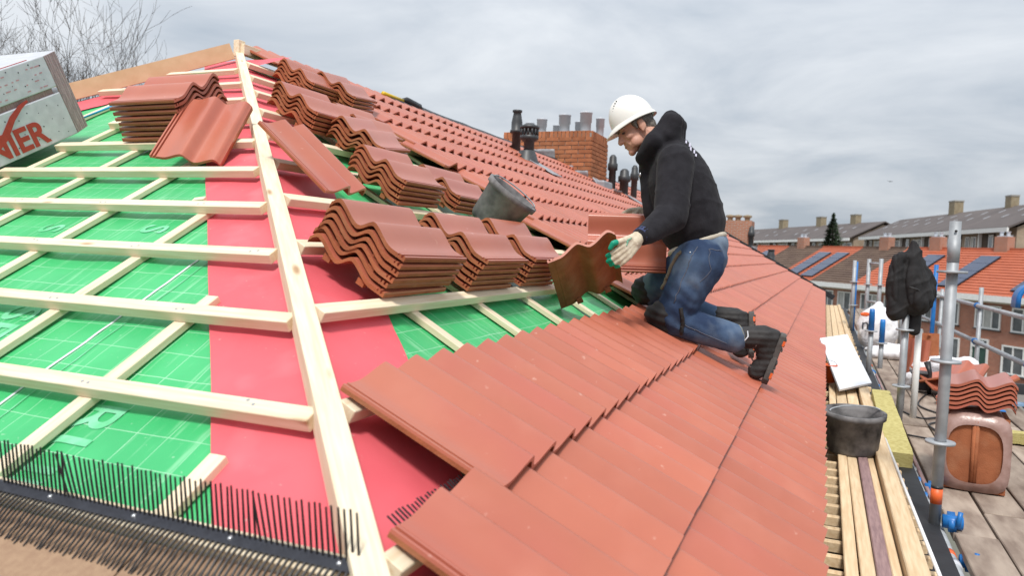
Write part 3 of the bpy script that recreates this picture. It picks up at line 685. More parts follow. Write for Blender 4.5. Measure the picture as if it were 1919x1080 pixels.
for x, s_, o_ in ((-2.36, 2.42, -.03), (-1.95, 2.37, -.03)):
    w = MB(); w.box(fL(x, s_, o_) @ Matrix.Rotation(.3, 4, 'Z'), .05, .028, .012)
    tag(w.build('wood_offcut', WOOD), 'small pale wood offcut lying on the %s membrane' % ('green' if x < -2 else 'pink'), 'offcut')

# ================================================================== the roofer
J = dict(hem=(-0.644, 4.100, 6.908), belly=(-0.686, 4.100, 7.020), chest=(-0.743, 4.100, 7.190), upper=(-0.780, 4.100, 7.303), neckb=(-0.854, 4.100, 7.412), lsh=(-0.734, 3.920, 7.264), rsh=(-0.827, 4.290, 7.308), lelb=(-0.708, 3.740, 6.986), lwri=(-0.780, 3.540, 6.892), lcuf=(-0.794, 3.500, 6.880), relb=(-0.902, 4.460, 7.052), rwri=(-0.960, 4.360, 7.008), hoodt=(-0.808, 4.100, 7.535), hoodb=(-0.832, 4.100, 7.445), hood3=(-0.778, 4.100, 7.495), coll=(-0.920, 4.030, 7.307), colr=(-0.952, 4.170, 7.330), colm=(-0.862, 3.980, 7.383), colm2=(-0.914, 4.220, 7.418), frontc=(-0.941, 4.100, 7.246), pelv=(-0.621, 4.100, 6.830), lhip=(-0.607, 4.000, 6.763), rhip=(-0.638, 4.200, 6.767), lkn=(-0.710, 3.960, 6.492), lkn2=(-0.696, 3.970, 6.457), lcf=(-0.424, 4.070, 6.377), rkn=(-0.906, 4.320, 6.596), rkn2=(-0.888, 4.330, 6.566), rcf=(-0.571, 4.390, 6.462), lk1=(-0.803, 3.940, 6.482), lk2=(-0.755, 3.950, 6.440), rk1=(-0.956, 4.310, 6.585), ls0=(-0.398, 4.080, 6.384), ls1=(-0.269, 4.110, 6.392), lh=(-0.233, 4.120, 6.388), lb=(-0.250, 4.130, 6.263), lt=(-0.297, 4.120, 6.210), rs0=(-0.562, 4.390, 6.463), rs1=(-0.448, 4.410, 6.454), rh=(-0.419, 4.420, 6.447), rt=(-0.407, 4.380, 6.286))
J = {k: V(v) for k, v in J.items()}
man = thing('person', 'roofer in white helmet, black hooded sweatshirt and blue jeans kneeling to lay a tile', 'person', T(-.7, 4.1, 6.40))
sp = (J['neckb']-J['hem']).normalized(); yy = V((0, 1, 0)); dp = yy.cross(sp).normalized()     # spine up, across, depth
# head axes: looking to the left and down
HF = V((-.77, -.44, -.47)).normalized(); HU = V((-.46, -.06, .88)); HU = (HU-HF*(HU@HF)).normalized(); HL = HU.cross(HF)
HC = V((-.985, 4.08, 7.470))
def hd_(x, y, z): return HC+HF*x+HL*y+HU*z
HA = (HF, HL, HU)
b = MB()
b.ell(hd_(-.012, 0, .045), .098, .076, .088, HA, 20, 14)
b.ell(hd_(.035, 0, -.030), .062, .060, .078, HA, 18, 12)
b.ell(hd_(.058, 0, -.082), .036, .040, .034, HA); b.ell(hd_(.078, 0, -.106), .022, .025, .020, HA)
b.cap(hd_(.090, 0, .012), hd_(.112, 0, -.034), .010, .0155); b.ell(hd_(.103, .011, -.037), .012, .009, .009, HA); b.ell(hd_(.103, -.011, -.037), .012, .009, .009, HA)
b.ell(hd_(.078, .030, .022), .018, .026, .011, HA); b.ell(hd_(.078, -.030, .022), .018, .026, .011, HA)
for s_ in (1, -1):
    b.ell(hd_(.060, .043*s_, -.028), .030, .022, .022, HA); b.ell(hd_(.040, .048*s_, -.070), .036, .018, .030, HA)
    b.ell(hd_(-.012, .079*s_, -.006), .022, .010, .034, HA); b.ell(hd_(-.004, .079*s_, -.034), .010, .007, .012, HA)
    b.cap(hd_(.086, .026*s_, -.045), hd_(.070, .036*s_, -.085), .010, .010)
b.ell(hd_(.092, 0, -.064), .012, .024, .007, HA); b.ell(hd_(.088, 0, -.078), .012, .021, .007, HA)
b.cap(hd_(-.03, 0, -.04), J['neckb']+V((0, 0, -.02)), .058, .066)
# inside the clothes the same skin runs on, thinner, as one figure
b.cap(J['neckb'], J['chest'], .07, .12); b.cap(J['chest'], J['pelv'], .12, .11)
for a1, a2, r1, r2 in (('chest', 'lsh', .08, .05), ('chest', 'rsh', .08, .05), ('lsh', 'lelb', .05, .042), ('lelb', 'lwri', .042, .034), ('rsh', 'relb', .05, .042), ('relb', 'rwri', .042, .030), ('pelv', 'lhip', .10, .085), ('pelv', 'rhip', .10, .085), ('lhip', 'lkn', .085, .055), ('rhip', 'rkn', .085, .055), ('lkn2', 'lcf', .05, .045), ('rkn2', 'rcf', .05, .04), ('lkn', 'lkn2', .055, .05), ('rkn', 'rkn2', .055, .05)):
    b.cap(J[a1], J[a2], r1, r2)
b.cap(J['lwri'], J['lcuf'], .034, .030)
body = organic(b, 'body', SKIN, man, .0046, 3, lambda c: .0012*noise.noise(c*40))
def piece(nm, fn, m, smooth=True):
    w = MB(); fn(w); return w.build(nm, m, man, smooth)
for s_ in (1, -1):
    piece('eye', lambda w: w.ell(hd_(.084, .031*s_, .001), .009, .013, .0055, HA, 12, 8), mat('eye_dark', (.06, .04, .035), None, .3))
    piece('eyebrow', lambda w: w.cap(hd_(.0965, .014*s_, .020), hd_(.082, .050*s_, .022), .0045, .003), HAIR)
piece('mouth', lambda w: w.ell(hd_(.1005, 0, -.0705), .004, .020, .0022, HA, 12, 6), mat('lips', (.28, .10, .085), None, .5))
h = MB(); h.ell(hd_(-.022, 0, .030), .094, .0815, .058, HA, 18, 12); h.ell(hd_(-.062, 0, -.015), .050, .060, .050, HA)
for s_ in (1, -1): h.cap(hd_(.022, .072*s_, .022), hd_(.016, .072*s_, -.010), .010, .006)
organic(h, 'hair', HAIR, man, .005, 2, lambda c: .003*noise.noise(c*90))
# helmet: dome, rim with peak, raised ridge, vent holes
w = MB(); nA, nB = 48, 14; vs = []; fs = []
HO = hd_(-.004, 0, .046)
for i in range(nB+1):
    t = pi/2*i/nB
    for j in range(nA):
        a = 2*pi*j/nA; f = max(0, cos(a))
        R = cos(t) if i < nB else .02
        x = .122*R*cos(a)*(1.02 if f else 1.0); y = .106*R*sin(a); z = .143*sin(t)**.92
        rid = .006*math.exp(-(y/.022)**2)*(1 if x < .09 else .3)*min(1, sin(t)*2); z += rid
        vs.append(HO+HF*x+HL*y+HU*z)
fs = [(i*nA+j, i*nA+(j+1) % nA, (i+1)*nA+(j+1) % nA, (i+1)*nA+j) for i in range(nB) for j in range(nA)]
o = len(vs)
for q, (gx, dz) in enumerate(((1.0, .004), (1.035, -.004), (1.075, -.014), (1.075, -.020), (.99, -.012))):
    for j in range(nA):
        a = 2*pi*j/nA; f = max(0, cos(a))**2
        pk = (.042*f if q in (2, 3) else (.016*f if q == 1 else 0)); dn = -.016*f if q in (2, 3) else (-.005*f if q == 1 else 0)
        vs.append(HO+HF*(.125*gx*cos(a)+pk)+HL*(.107*gx*sin(a))+HU*(dz+dn))
fs += [(o+q*nA+j, o+(q+1)*nA+j, o+(q+1)*nA+(j+1) % nA, o+q*nA+(j+1) % nA) for q in range(4) for j in range(nA)]
w.add(vs, fs); hel = w.build('helmet', HELM, man, True)
w = MB()
for k in range(5):
    t = .62+.13*k; y = .040; x = .122*cos(t)*.95
    p = HO+HF*(x*.92)+HL*y+HU*(.143*sin(t)**.92*.985-.001); w.ell(p, .004, .004, .004, HA, 8, 6)
w.build('vent_hole', BLACKP, hel, True)
w = MB(); w.tube([HO+HF*(.110*cos(a))+HL*(.110*abs(sin(a)))+HU*(-.012) for a in [pi*.25+pi*.5*i/8 for i in range(9)]], .006, 6); w.build('helmet_band', HELM, hel, True)
# hooded sweatshirt
h = MB(); AX = (dp, yy, sp)
for i in range(19):
    t = i/18; c_ = J['hem'].lerp(J['upper'], t*1.08) if t < .5 else J['hem'].lerp(J['upper'], .54).lerp(J['upper']+sp*.04, (t-.5)*2)
    def L3(tab):
        for (a0, v0), (a1, v1) in zip(tab, tab[1:]):
            if t <= a1: return v0+(v1-v0)*(t-a0)/(a1-a0)
    h.ell(c_-sp*.02, L3(((0, .155), (.10, .176), (.45, .180), (.72, .172), (.9, .145), (1, .112))), L3(((0, .182), (.1, .200), (.5, .208), (.75, .208), (1, .15))), .065, AX, 22, 10)
h.cap(J['upper'], J['lsh'], .12, .092); h.cap(J['upper'], J['rsh'], .12, .092)
h.cap(J['lsh'], J['lelb'], .098, .083); h.cap(J['lelb'], J['lwri'], .083, .056); h.cap(J['lwri'], J['lcuf'], .053, .049)
h.cap(J['rsh'], J['relb'], .092, .078); h.cap(J['relb'], J['rwri'], .074, .054)
h.cap(J['coll'], J['colm'], .048, .058); h.cap(J['colr'], J['colm2'], .048, .056); h.cap(J['coll'], J['colr'], .038, .038); h.cap(J['colm'], J['hoodb'], .058, .06); h.cap(J['colm2'], J['hoodb'], .058, .06)
h.cap(J['frontc']+V((.05, 0, 0)), J['coll']+V((.02, 0, 0)), .07, .045); h.cap(J['frontc']+V((.05, 0, 0)), V((-.845, 4.10, 7.02)), .075, .08)
for s_ in (-.075, 0, .075):
    hb, ht, h3 = J['hoodb']+yy*s_+V((.012, 0, -.01)), J['hoodt']+yy*s_*.8-V((-.004, 0, abs(s_)*.3)), J['hood3']+yy*s_+V((.008, 0, 0))
    h.cap(hb, ht-V((0, 0, .014)), .062, .046); h.cap(ht-V((0, 0, .014)), h3, .046, .044); h.cap(h3, hb+V((.02, 0, -.01)), .040, .070)
def folds(c):
    d = .005*noise.noise(c*6)
    arm = min((c-(J['lsh'].lerp(J['lelb'], t))).length for t in (0, .3, .6, .8, 1)); arm = min(arm, (c-J['lwri']).length+.02)
    q = c@V((.55, .25, 1))*70+4*noise.noise(c*7)
    wgt = 1.0 if arm < .13 else .35
    d += .0062*wgt*(1-abs(sin(q*.5)))**2*max(0, noise.noise(c*5+V((3, 1, 0)))+.30)
    q2 = c@V((-.7, .2, .9))*44+4*noise.noise(c*5)
    d += .0085*(1-abs(sin(q2*.5)))**3*max(0, noise.noise(c*4)+.22)
    return d
hs_ = organic(h, 'hoodie', HOOD, man, .0085, 9, folds)
# printed strokes on the back, laid on the cloth
dgm = hs_.data; cand = sorted(dgm.vertices, key=lambda v: (v.co-V((-.665, 4.0, 7.365))).length)[0]
pn = (cand.normal+V((.3, -.5, .1))).normalized(); px_ = V((.55, .2, -.8)); px_ = (px_-pn*(px_@pn)).normalized(); py_ = pn.cross(px_)
w = MB(); pc = cand.co+pn*.004
for a, c_, l_ in ((-.035, .0, .022), (-.012, .012, .03), (.008, -.006, .034), (.03, .008, .028), (.05, 0, .02)):
    w.box(frame(pc+px_*a+py_*c_, px_, py_, pn) @ Matrix.Rotation(.5, 4, 'Z'), .008, l_, .004)
w.build('back_print', mat('pale_print', (.62, .60, .72), None, .8), man)
piece('undershirt', lambda w: w.ell(J['pelv']+sp*.030, .162, .180, .040, AX, 28, 12), SHIRT)
piece('shirt_cuff', lambda w: w.tube([J['lcuf'].lerp(J['lwri'], -.5), J['lcuf'].lerp(J['lwri'], .15)], [.040, .046], 16), mat('navy_cuff', (.04, .06, .16), (.03, .04, .10), .85, 30))
piece('zip_pull', lambda w: w.ell(J['frontc']+V((.005, -.085, -.03)), .006, .005, .012), STEEL)
# jeans
h = MB(); h.ell(J['pelv'], .158, .178, .125, AX, 20, 12); h.ell(J['pelv']+V((.025, -.03, -.06)), .135, .15, .11, AX, 18, 12)
h.cap(J['lhip'], J['lkn'], .142, .092); h.cap(J['rhip'], J['rkn'], .135, .088); h.cap(J['lkn'], J['lkn2'], .092, .086)
h.cap(J['lkn2'], J['lcf'], .086, .080); h.cap(J['rkn'], J['rkn2'], .084, .080); h.cap(J['rkn2'], J['rcf'], .080, .062)
def jfold(c):
    k = (c-J['lkn']).length; f = .0045*sin((c-J['lkn'])@V((.6, .1, 1))*85+2.5*noise.noise(c*12))*math.exp(-(k/.16)**2)
    return .004*noise.noise(c*9)+f+.0035*sin(c@V((1, .4, .5))*75+3*noise.noise(c*8))*max(0, noise.noise(c*5)+.2)
jn = organic(h, 'jeans', DENIM, man, .0095, 4, jfold)
def strap_ring(a, bb, r, m, nm):
    w = MB(); w.tube([a, bb], r, 18, 0); return w.build(nm, m, man, True)
# seams and pocket stitching follow the cloth surface
from mathutils.bvhtree import BVHTree
bt = BVHTree.FromPolygons([v.co for v in jn.data.vertices], [tuple(p.vertices) for p in jn.data.polygons])
def oncloth(pts, r, nm, m, lift=.001, n=24):
    out = []
    for i in range(len(pts)-1):
        for k in range(n):
            q = V(pts[i]).lerp(V(pts[i+1]), k/n); loc, nr, _, _ = bt.find_nearest(q); out.append(loc+nr*lift)
    w = MB(); w.tube(out, r, 5); return w.build(nm, m, man, True)
STITCH = mat('stitch', (.12, .13, .17), None, .8)
oncloth([(-.60, 3.84, 6.87), (-.66, 3.80, 6.72), (-.70, 3.84, 6.55)], .0022, 'seam', STITCH)
oncloth([(-.52, 3.86, 6.86), (-.50, 3.86, 6.72), (-.56, 3.86, 6.66)], .0018, 'pocket_stitch', STITCH); oncloth([(-.52, 3.86, 6.86), (-.43, 3.95, 6.85)], .0022, 'pocket_stitch', STITCH)
oncloth([(-.66, 3.85, 6.44), (-.55, 3.93, 6.40), (-.44, 4.0, 6.36)], .0018, 'seam', STITCH)
oncloth([(-.72, 3.84, 6.85), (-.78, 3.88, 6.72), (-.83, 3.92, 6.62)], .010, 'tool_strap', mat('khaki_strap', (.20, .17, .12), None, .85), .004)
piece('rivet', lambda w: w.ell(bt.find_nearest(V((-.64, 3.82, 6.845)))[0], .005, .005, .005), STEEL)
# knee pads
def pad(nm, P):
    h = MB(); P(h); return organic(h, nm, BLACKP if 0 else BOOT, man, .008, 3, lambda c: .003*sin(c@V((40, 0, 150))))
pad('knee_pad', lambda h: (h.cap(J['lk1'], J['lk2'], .058, .058), h.ell(J['lk1'].lerp(J['lkn'], .4), .075, .085, .075)))
pad('knee_pad', lambda h: (h.ell(J['rk1'].lerp(J['rkn'], .25), .082, .085, .085), h.cap(J['rk1'], J['rkn2'], .07, .075)))
oncloth([(-.66, 3.87, 6.53), (-.645, 3.87, 6.47), (-.66, 3.90, 6.38)], .011, 'knee_strap', BOOT, .004)
# boots
def boot(nm, s0, s1, hh, bb, tt, sole):
    h = MB(); h.cap(J[s0], J[s1], .056, .062); h.cap(J[s1], J[hh], .062, .054); h.cap(J[hh], J[bb], .053, .049); h.cap(J[s1], J[bb], .058, .050); h.cap(J[bb], J[tt], .053, .046)
    q = organic(h, nm, BOOT, man, .008, 3, lambda c: .0022*noise.noise(c*38)+.0018*sin(c.z*190))
    a, b_ = J[hh]+(J[hh]-J[bb]).normalized()*.045, J[tt]; fd = (b_-a).normalized()
    ax = V(sole); ax = (ax-fd*(ax@fd)).normalized(); sd_ = fd.cross(ax)
    w = MB(); L = (b_-a).length+.045; pts = []
    for t, wv in ((0, .030), (.04, .040), (.2, .042), (.45, .036), (.7, .046), (.9, .044), (1, .026)): pts.append((a+fd*(L*t), wv))
    vs = []
    for p_, wv in pts:
        lift = .041
        for s2, d in ((-1, lift), (1, lift), (1, lift+.030), (-1, lift+.030)): vs.append(p_+sd_*wv*s2+ax*d)
    k = len(pts); w.add(vs, [(i*4+j, i*4+(j+1) % 4, (i+1)*4+(j+1) % 4, (i+1)*4+j) for i in range(k-1) for j in range(4)]+[(3, 2, 1, 0), (k*4-4, k*4-3, k*4-2, k*4-1)])
    for t in (.1, .2, .3, .55, .65, .75, .85): w.box(frame(a+fd*(L*t)+ax*.0755, fd, sd_, ax), .014, .078, .008)
    so_ = w.build('sole', SOLE, q); bevel(so_, .006, 2)
    w = MB(); w.box(frame(a+fd*.045+ax*.071, fd, sd_, ax), .026, .086, .012); w.box(frame(a+fd*(L*.80)+ax*.071, fd, sd_, ax), .030, .097, .012); w.build('orange_sole_insert', ORANGE, q)
    return q, a, fd, sd_, ax, L
q, a, fd, sd_, ax, L = boot('boot', 'ls0', 'ls1', 'lh', 'lb', 'lt', (1, .05, .12))
bb_ = BVHTree.FromPolygons([v.co for v in q.data.vertices], [tuple(p.vertices) for p in q.data.polygons])
w = MB()
for i in range(5):
    t = .30+.11*i; c_ = a+fd*(L*t)-ax*.03; pts = []
    for s2 in (-.9, -.5, 0, .5, .9):
        loc, nr, _, _ = bb_.find_nearest(c_+sd_*.05*s2-ax*.05*(1-abs(s2)*.5)); pts.append(loc+nr*.002)
    w.tube(pts, .0028, 6)
w.build('boot_laces', mat('laces', (.16, .10, .09), None, .8), q, True)
w = MB(); pts = []
for c_ in ((-.345, 4.02, 6.44), (-.335, 4.0, 6.40), (-.345, 4.0, 6.37), (-.37, 4.0, 6.345)):
    loc, nr, _, _ = bb_.find_nearest(V(c_)); pts.append(loc+nr*.002)
w.tube(pts, .0035, 6); w.build('reflective_piping', SHEETW, q, True)
piece('sock_band', lambda w: w.tube([J['lcf'].lerp(J['ls0'], 1.1), J['lcf'].lerp(J['ls0'], 1.75)], .062, 18), mat('grey_sock', (.24, .23, .17), (.16, .15, .12), .9))
boot('boot', 'rs0', 'rs1', 'rh', 'rt', 'rt', (1, .15, .2))
# gloved hands: palm, four bent fingers and a thumb, closed on the tile edges
def glove(nm, wr_, kn, out, nrm, tipdir, thumb):
    # wr_: wrist, kn: middle knuckle, out: across the knuckles (index to little), nrm: back of the hand, tipdir: how the fingers bend over
    wr_, kn = V(wr_), V(kn); f = (kn-wr_).normalized(); out = V(out); out = (out-f*(out@f)).normalized(); nrm = V(nrm); nrm = (nrm-f*(nrm@f)-out*(nrm@out)).normalized(); td = V(tipdir).normalized()
    pl = MB(); tp = MB(); g_ = MB()
    for s2 in (-1.4, -.5, .5, 1.4): g_.cap(wr_.lerp(kn, .15)+out*.013*s2, kn+out*.0215*s2*.95-f*.006, .021, .0155)
    g_.cap(wr_-f*.055, wr_.lerp(kn, .3), .033, .032)
    for i, (s2, l_) in enumerate(((-1.5, .90), (-.5, 1.0), (.5, .95), (1.5, .78))):
        k0 = kn+out*.0205*s2-f*abs(s2)*.003; d1 = (f*.75+td*.55+out*s2*.05).normalized(); p1 = k0+d1*.044*l_; d2 = (f*.15+td).normalized(); p2 = p1+d2*.030*l_; d3 = (td-f*.45-nrm*.1).normalized(); p3 = p2+d3*.022*l_
        g_.cap(k0, p1, .0125, .0115); g_.cap(p1, p2, .0113, .0106); tp.cap(p2.lerp(p3, .1), p3, .0120, .0108)
    th = [V(x) for x in thumb]; g_.cap(wr_.lerp(kn, .3)-out*.022, th[0], .020, .0145); g_.cap(th[0], th[1], .0145, .0125); tp.cap(th[0].lerp(th[1], .6), th[1], .0143, .0138); tp.cap(th[1], th[2], .0138, .0115)
    o = organic(g_, nm, GLOVE, man, .0042, 2, lambda c: .001*noise.noise(c*80))
    r = organic(tp, 'rubber_fingertip', TEAL, None, .004, 1); bpy.data.objects[r.name].parent = o; r.matrix_basis = Matrix()
    return o
lg = glove('glove', (-.808, 3.472, 6.866), (-.838, 3.372, 6.800), (.45, .75, -.35), (.45, -.75, .45), (-.80, -.05, -.55), ((-.853, 3.355, 6.850), (-.880, 3.318, 6.838), (-.893, 3.318, 6.815)))
# green palm print on the back of the glove
gb = BVHTree.FromPolygons([v.co for v in lg.data.vertices], [tuple(p.vertices) for p in lg.data.polygons])
w = MB()
for i in range(4):
    pts = []
    for k in range(5):
        c_ = V((-.795, 3.36, 6.875))+V((-.014*i+.01, .0+.004*k, -.012*i+.004))+V((.004*k, -.0, .007*k-.012+.006*sin(k*2+i)))
        loc, nr, _, _ = gb.find_nearest(c_); pts.append(loc+nr*.0012)
    w.tube(pts, .0022, 5)
pr_ = w.build('glove_print', mat('green_print', (.20, .48, .34), None, .8), lg, True)
glove('glove', (-.990, 4.335, 7.030), (-1.055, 4.285, 7.012), (.2, .6, -.75), (-.3, -.5, .7), (-.35, -.45, -.8), ((-1.025, 4.27, 7.002), (-1.037, 4.245, 6.972), (-1.043, 4.235, 6.947)))

# ================================================================== gutter walkway and scaffold along the eave
wk = thing('timber_walkway', 'pale timber boards and edge beam forming the gutter walkway along the eave', 'walkway', T(.25, 8, CZ-1.2))
zt = CZ-1.1
def plank(name, x, y0, y1, wx, h, zc_, m, par, tw=0):
    w = MB(); w.box(Matrix(), wx, y1-y0, h); o = w.build(name, m, par, False, T(x, (y0+y1)/2, zc_) @ Matrix.Rotation(tw, 4, 'Z')); bevel(o, .004, 1); return o
for x, wd2, m, y0, y1, dz in ((.150, .046, WOODB, 1.6, 5.2, 0), (.204, .050, WOODB, 1.4, 5.4, -.004), (.257, .050, WOODP, 1.2, 5.3, .002), (.300, .034, WOODB, 1.5, 5.6, -.006)):
    plank('board', x, y0, y1, wd2, .024, zt-.012+dz, m, wk, random.uniform(-.002, .002))
for x, wd2 in ((.118, .05), (.185, .075), (.270, .080)): plank('board', x, 5.25, 9.0, wd2, .022, zt-.02, WOODB, wk, random.uniform(-.002, .002))
for x, wd2 in ((.12, .08), (.21, .085), (.30, .085)): plank('board', x, 9.05, 20.5, wd2, .022, zt-.02, WOODB, wk)
plank('edge_beam', .362, 1.0, 8.2, .075, .085, zt-.01, WOODB, wk); plank('edge_beam', .372, 8.25, 20.5, .06, .07, zt-.015, WOODB, wk)
y = 1.5
while y < 20: plank('bearer', .255, y, y+.034, .40, .045, zt-.066, WOODB, wk); y += .165 if y < 6 else .5
w = MB(); w.box(T(.24, 11, zt-.10), .62, 20, .012); w.build('gutter_tray', BLACKM, wk)
tag(MB().tube([(.462, 1.6, zt-.012), (.425, 4.0, zt), (.395, 6.3, zt+.004)], .008, 8).build('plastic_rod', RODW, None, True), 'long thin white rod lying beside the edge beam', 'rod')

sc = thing('scaffold', 'galvanised scaffold with weathered plywood deck, blue couplers and guard rails beside the roof', 'scaffold', T(1.1, 8, 0))
zd = CZ-1.2
y = .2; xs = [.600, .782, .985, 1.20, 1.42, 1.62]
for i in range(len(xs)-1):
    y = -1.0+.4*(i % 2)
    while y < 19:
        L = 2.44; w = MB(); w.box(Matrix(), xs[i+1]-xs[i]-.012, L-.012, .04); o = w.build('deck_board', DECK, sc, False, T((xs[i]+xs[i+1])/2, y+L/2, zd-.02+random.uniform(-.004, .004)) @ Matrix.Rotation(random.uniform(-.0015, .0015), 4, 'Z')); bevel(o, .004, 1); y += L
RING = MB(); RING.lathe([(.026, -.006), (.062, -.006), (.064, 0), (.062, .006), (.026, .006)], n=18); RINGM = RING.mesh('rosette', GALV, True)
def pole(x, y, z0, z1, r=.0245, m=GALV, rings=(), top=0, nm='scaffold_pole'):
    w = MB(); pts = [(x, y, z0), (x, y, z1)]; R = [r, r]
    if top: pts = [(x, y, z0), (x, y, z1-top), (x, y, z1-top+.004), (x, y, z1)]; R = [r, r, r*.8, r*.8]
    w.tube(pts, R, 16); o = w.build(nm, m, sc, True)
    for z in rings: link('rosette', RINGM, o, T(x, y, z))
    return o
p1 = pole(.536, 3.955, zd-.05, CZ+.20, .0245, GALV, (CZ-.03, CZ-.44, CZ-.815))
w = MB(); w.tube([(.536, 3.955, CZ+.015), (.536, 3.955, CZ+.12)], .0262, 16); w.build('pole_sleeve', GALV, p1, True)
w = MB(); w.tube([(.536, 3.955, CZ-1.10), (.536, 3.955, CZ-1.03)], .0252, 16); w.build('orange_band', ORANGE, p1, True)
w = MB(); w.tube([(.536, 3.955, CZ-1.03), (.536, 3.955, CZ-1.018)], .0254, 16); w.build('black_band', BLACKP, p1, True)
w = MB(); w.ell((.536, 3.925, CZ+.155), .006, .004, .006); w.build('pin_hole', BLACKP, p1)
pole(.585, 6.42, zd-.1, CZ-.37, .0245, GALV, (CZ-.50, CZ-.93))
pole(.70, 6.62, zd-.1, CZ-.50, .024, WHITEP)
pole(.640, 6.95, zd-.1, CZ-.28)
for x, y, z1, t in ((.498, 9.0, CZ-.50, .22), (.64, 9.5, CZ-.64, .25)):
    q = pole(x, y, zd-.1, z1-t, .026, GALV, (z1-t-.02,)); w = MB(); w.tube([(x, y, z1-t-.01), (x, y, z1-.04), (x, y, z1)], [.031, .029, .024], 14); w.build('blue_spigot', BLUE, q, True)
for x, y, z1, m in ((.47, 14.2, CZ+.02, GALV), (.50, 14.35, CZ+.0, BLUE), (.64, 13.2, CZ+.05, GALV), (.80, 13.0, CZ+.06, GALV)):
    pole(x, y, zd-.1, z1, .03, m, (CZ-.35, CZ-.75))
w = MB(); w.tube([(.64, 13.2, CZ-.62), (.80, 13.0, CZ-.62)], .02, 10); w.build('ledger_tube', GALV, sc, True); w = MB(); w.tube([(.64, 13.2, CZ-.02), (.80, 13.0, CZ-.02)], .02, 10); w.build('ledger_tube', GALV, sc, True)
# inner ledger along the deck edge with couplers
led = MB().tube([(.558, 1.5, zd-.035), (.558, 19, zd-.035)], .0245, 14).build('ledger_tube', GALV, sc, True)
for y, r, m in ((3.62, .027, ORANGE), (3.50, .030, FILM), (4.45, .036, BLUE), (4.75, .036, BLUE), (7.0, .036, BLUE), (8.2, .036, BLUE), (9.3, .036, BLUE), (9.9, .034, ORANGE), (10.6, .038, BLUE), (11.6, .038, BLUE)):
    w = MB(); w.tube([(.558, y, zd-.035), (.558, y+.055, zd-.035)], r, 14); w.build('coupler' if m is BLUE else 'tube_band', m, sc, True)
def coupler(p, s_=1):
    p = V(p); w = MB(); w.tube([p+V((-.04, 0, 0))*s_, p+V((.05, 0, 0))*s_], .034*s_, 10); w.box(T(*p) @ Matrix.Rotation(.4, 4, 'X'), .035*s_, .10*s_, .05*s_); w.tube([p+V((.02, -.06, .0))*s_, p+V((.03, -.05, .07))*s_], .012*s_, 8)
    return w.build('coupler', BLUE, sc, True)
coupler((.60, 3.93, CZ-1.17), .9); coupler((.63, 3.66, CZ-1.25), .8); coupler((.60, 4.62, CZ-1.21), .8)
w = MB(); w.bar((.535, 1.2, zd-.10), (.535, 19, zd-.10), .05, .10); w.build('black_beam', BLACKM, sc)
plank('toe_board', .575, 4.4, 9, .02, .05, zd-.02, WOODP, sc)
# outer guard rails
ro = (1.70, 8.25)
def rl(z, y0, y1): return MB().tube([(1.70-(y0-8.25)*.030, y0, z), (1.70-(y1-8.25)*.030, y1, z)], .0242, 12).build('guard_rail', GALV, sc, True)
rl(CZ-.45, 5.5, 16.5); rl(CZ-.86, 5.5, 16.5)
for y, z1, m in ((7.9, CZ-.25, BLUE), (10.1, CZ-.24, GALV), (12.6, CZ-.35, GALV), (15.2, CZ-.3, BLUE)):
    x = 1.70-(y-8.25)*.030+.03; q = pole(x, y, zd-1.2, z1, .0245, GALV, (CZ-.455, CZ-.865))
    for z in (CZ-.45, CZ-.86): w = MB(); w.tube([(x-.03, y-.03, z), (x-.03, y+.04, z)], .034, 12); w.build('coupler', BLUE if y < 12 else GALV, q, True)
    if m is BLUE: w = MB(); w.tube([(x, y, z1-.5), (x, y, z1+.02)], .027, 12); w.build('blue_sleeve', BLUE, q, True)
pole(1.30, 10.9, zd-.1, CZ+.0, .026, BLUE, (CZ-.4,)); pole(1.05, 12.2, zd-.1, CZ-.30, .024); pole(1.42, 13.4, zd-.1, CZ-.12, .024)
# a blue curved cover hung over the near outer post
t = thing('plastic_cover', 'blue curved plastic cover hung over the outer scaffold post at the right edge', 'cover', T(1.71, 7.9, CZ-.25))
w = MB(); vs = []; k = 12
for i in range(k+1):
    a = pi*1.02*i/k
    for j in range(6): vs.append((1.70-.085*cos(a)*1.0-.02, 7.80+.04*j, CZ-.30+.125*sin(a)-(.05 if i in (0,) else 0)))
w.add(vs, [(i*6+j, i*6+j+1, (i+1)*6+j+1, (i+1)*6+j) for i in range(k) for j in range(5)])
o = w.build('cover_shell', BLUE, t, True); o.modifiers.new('s', 'SOLIDIFY').thickness = .035
# far lower poles and braces of the scaffold
for y in (1.0, 5.0, 9, 13, 17): pole(1.66, y, 0, zd, .0245); pole(.56, y, 0, zd, .0245)

# ------------------------------------------------------------------ things lying on the walkway and deck
bucket(T(.205, 4.78, zt+.0) @ Matrix.Rotation(.06, 4, 'X'), .125, .155, .24, 'grey-streaked mortar bucket standing on the timber walkway', .16)
w = MB(); w.box(Matrix(), .22, 1.9, .12)
P0, P1 = V((.475, 4.95, CZ-1.17)), V((.46, 6.6, CZ-1.06)); dd = (P1-P0).normalized(); xx_ = dd.cross(V((0, 0, 1))).normalized(); zz_ = xx_.cross(dd)
w = MB(); nb = 14; vs = []; PW = [(-.065, -.07), (.065, -.07), (.065, .06), (-.065, .06)]
for i in range(nb+1):
    for a, b_ in PW: c_ = P0.lerp(P1, i/nb); q = c_+xx_*a+zz_*b_; vs.append(q+xx_*.006*noise.noise(q*9)+zz_*.006*noise.noise(q*11))
w.add(vs, [(i*4+j, i*4+(j+1) % 4, (i+1)*4+(j+1) % 4, (i+1)*4+j) for i in range(nb) for j in range(4)]+[(3, 2, 1, 0), (nb*4, nb*4+1, nb*4+2, nb*4+3)])
tag(w.build('wool_batt', WOOL), 'long olive-yellow mineral wool batt lying beside the walkway', 'insulation')
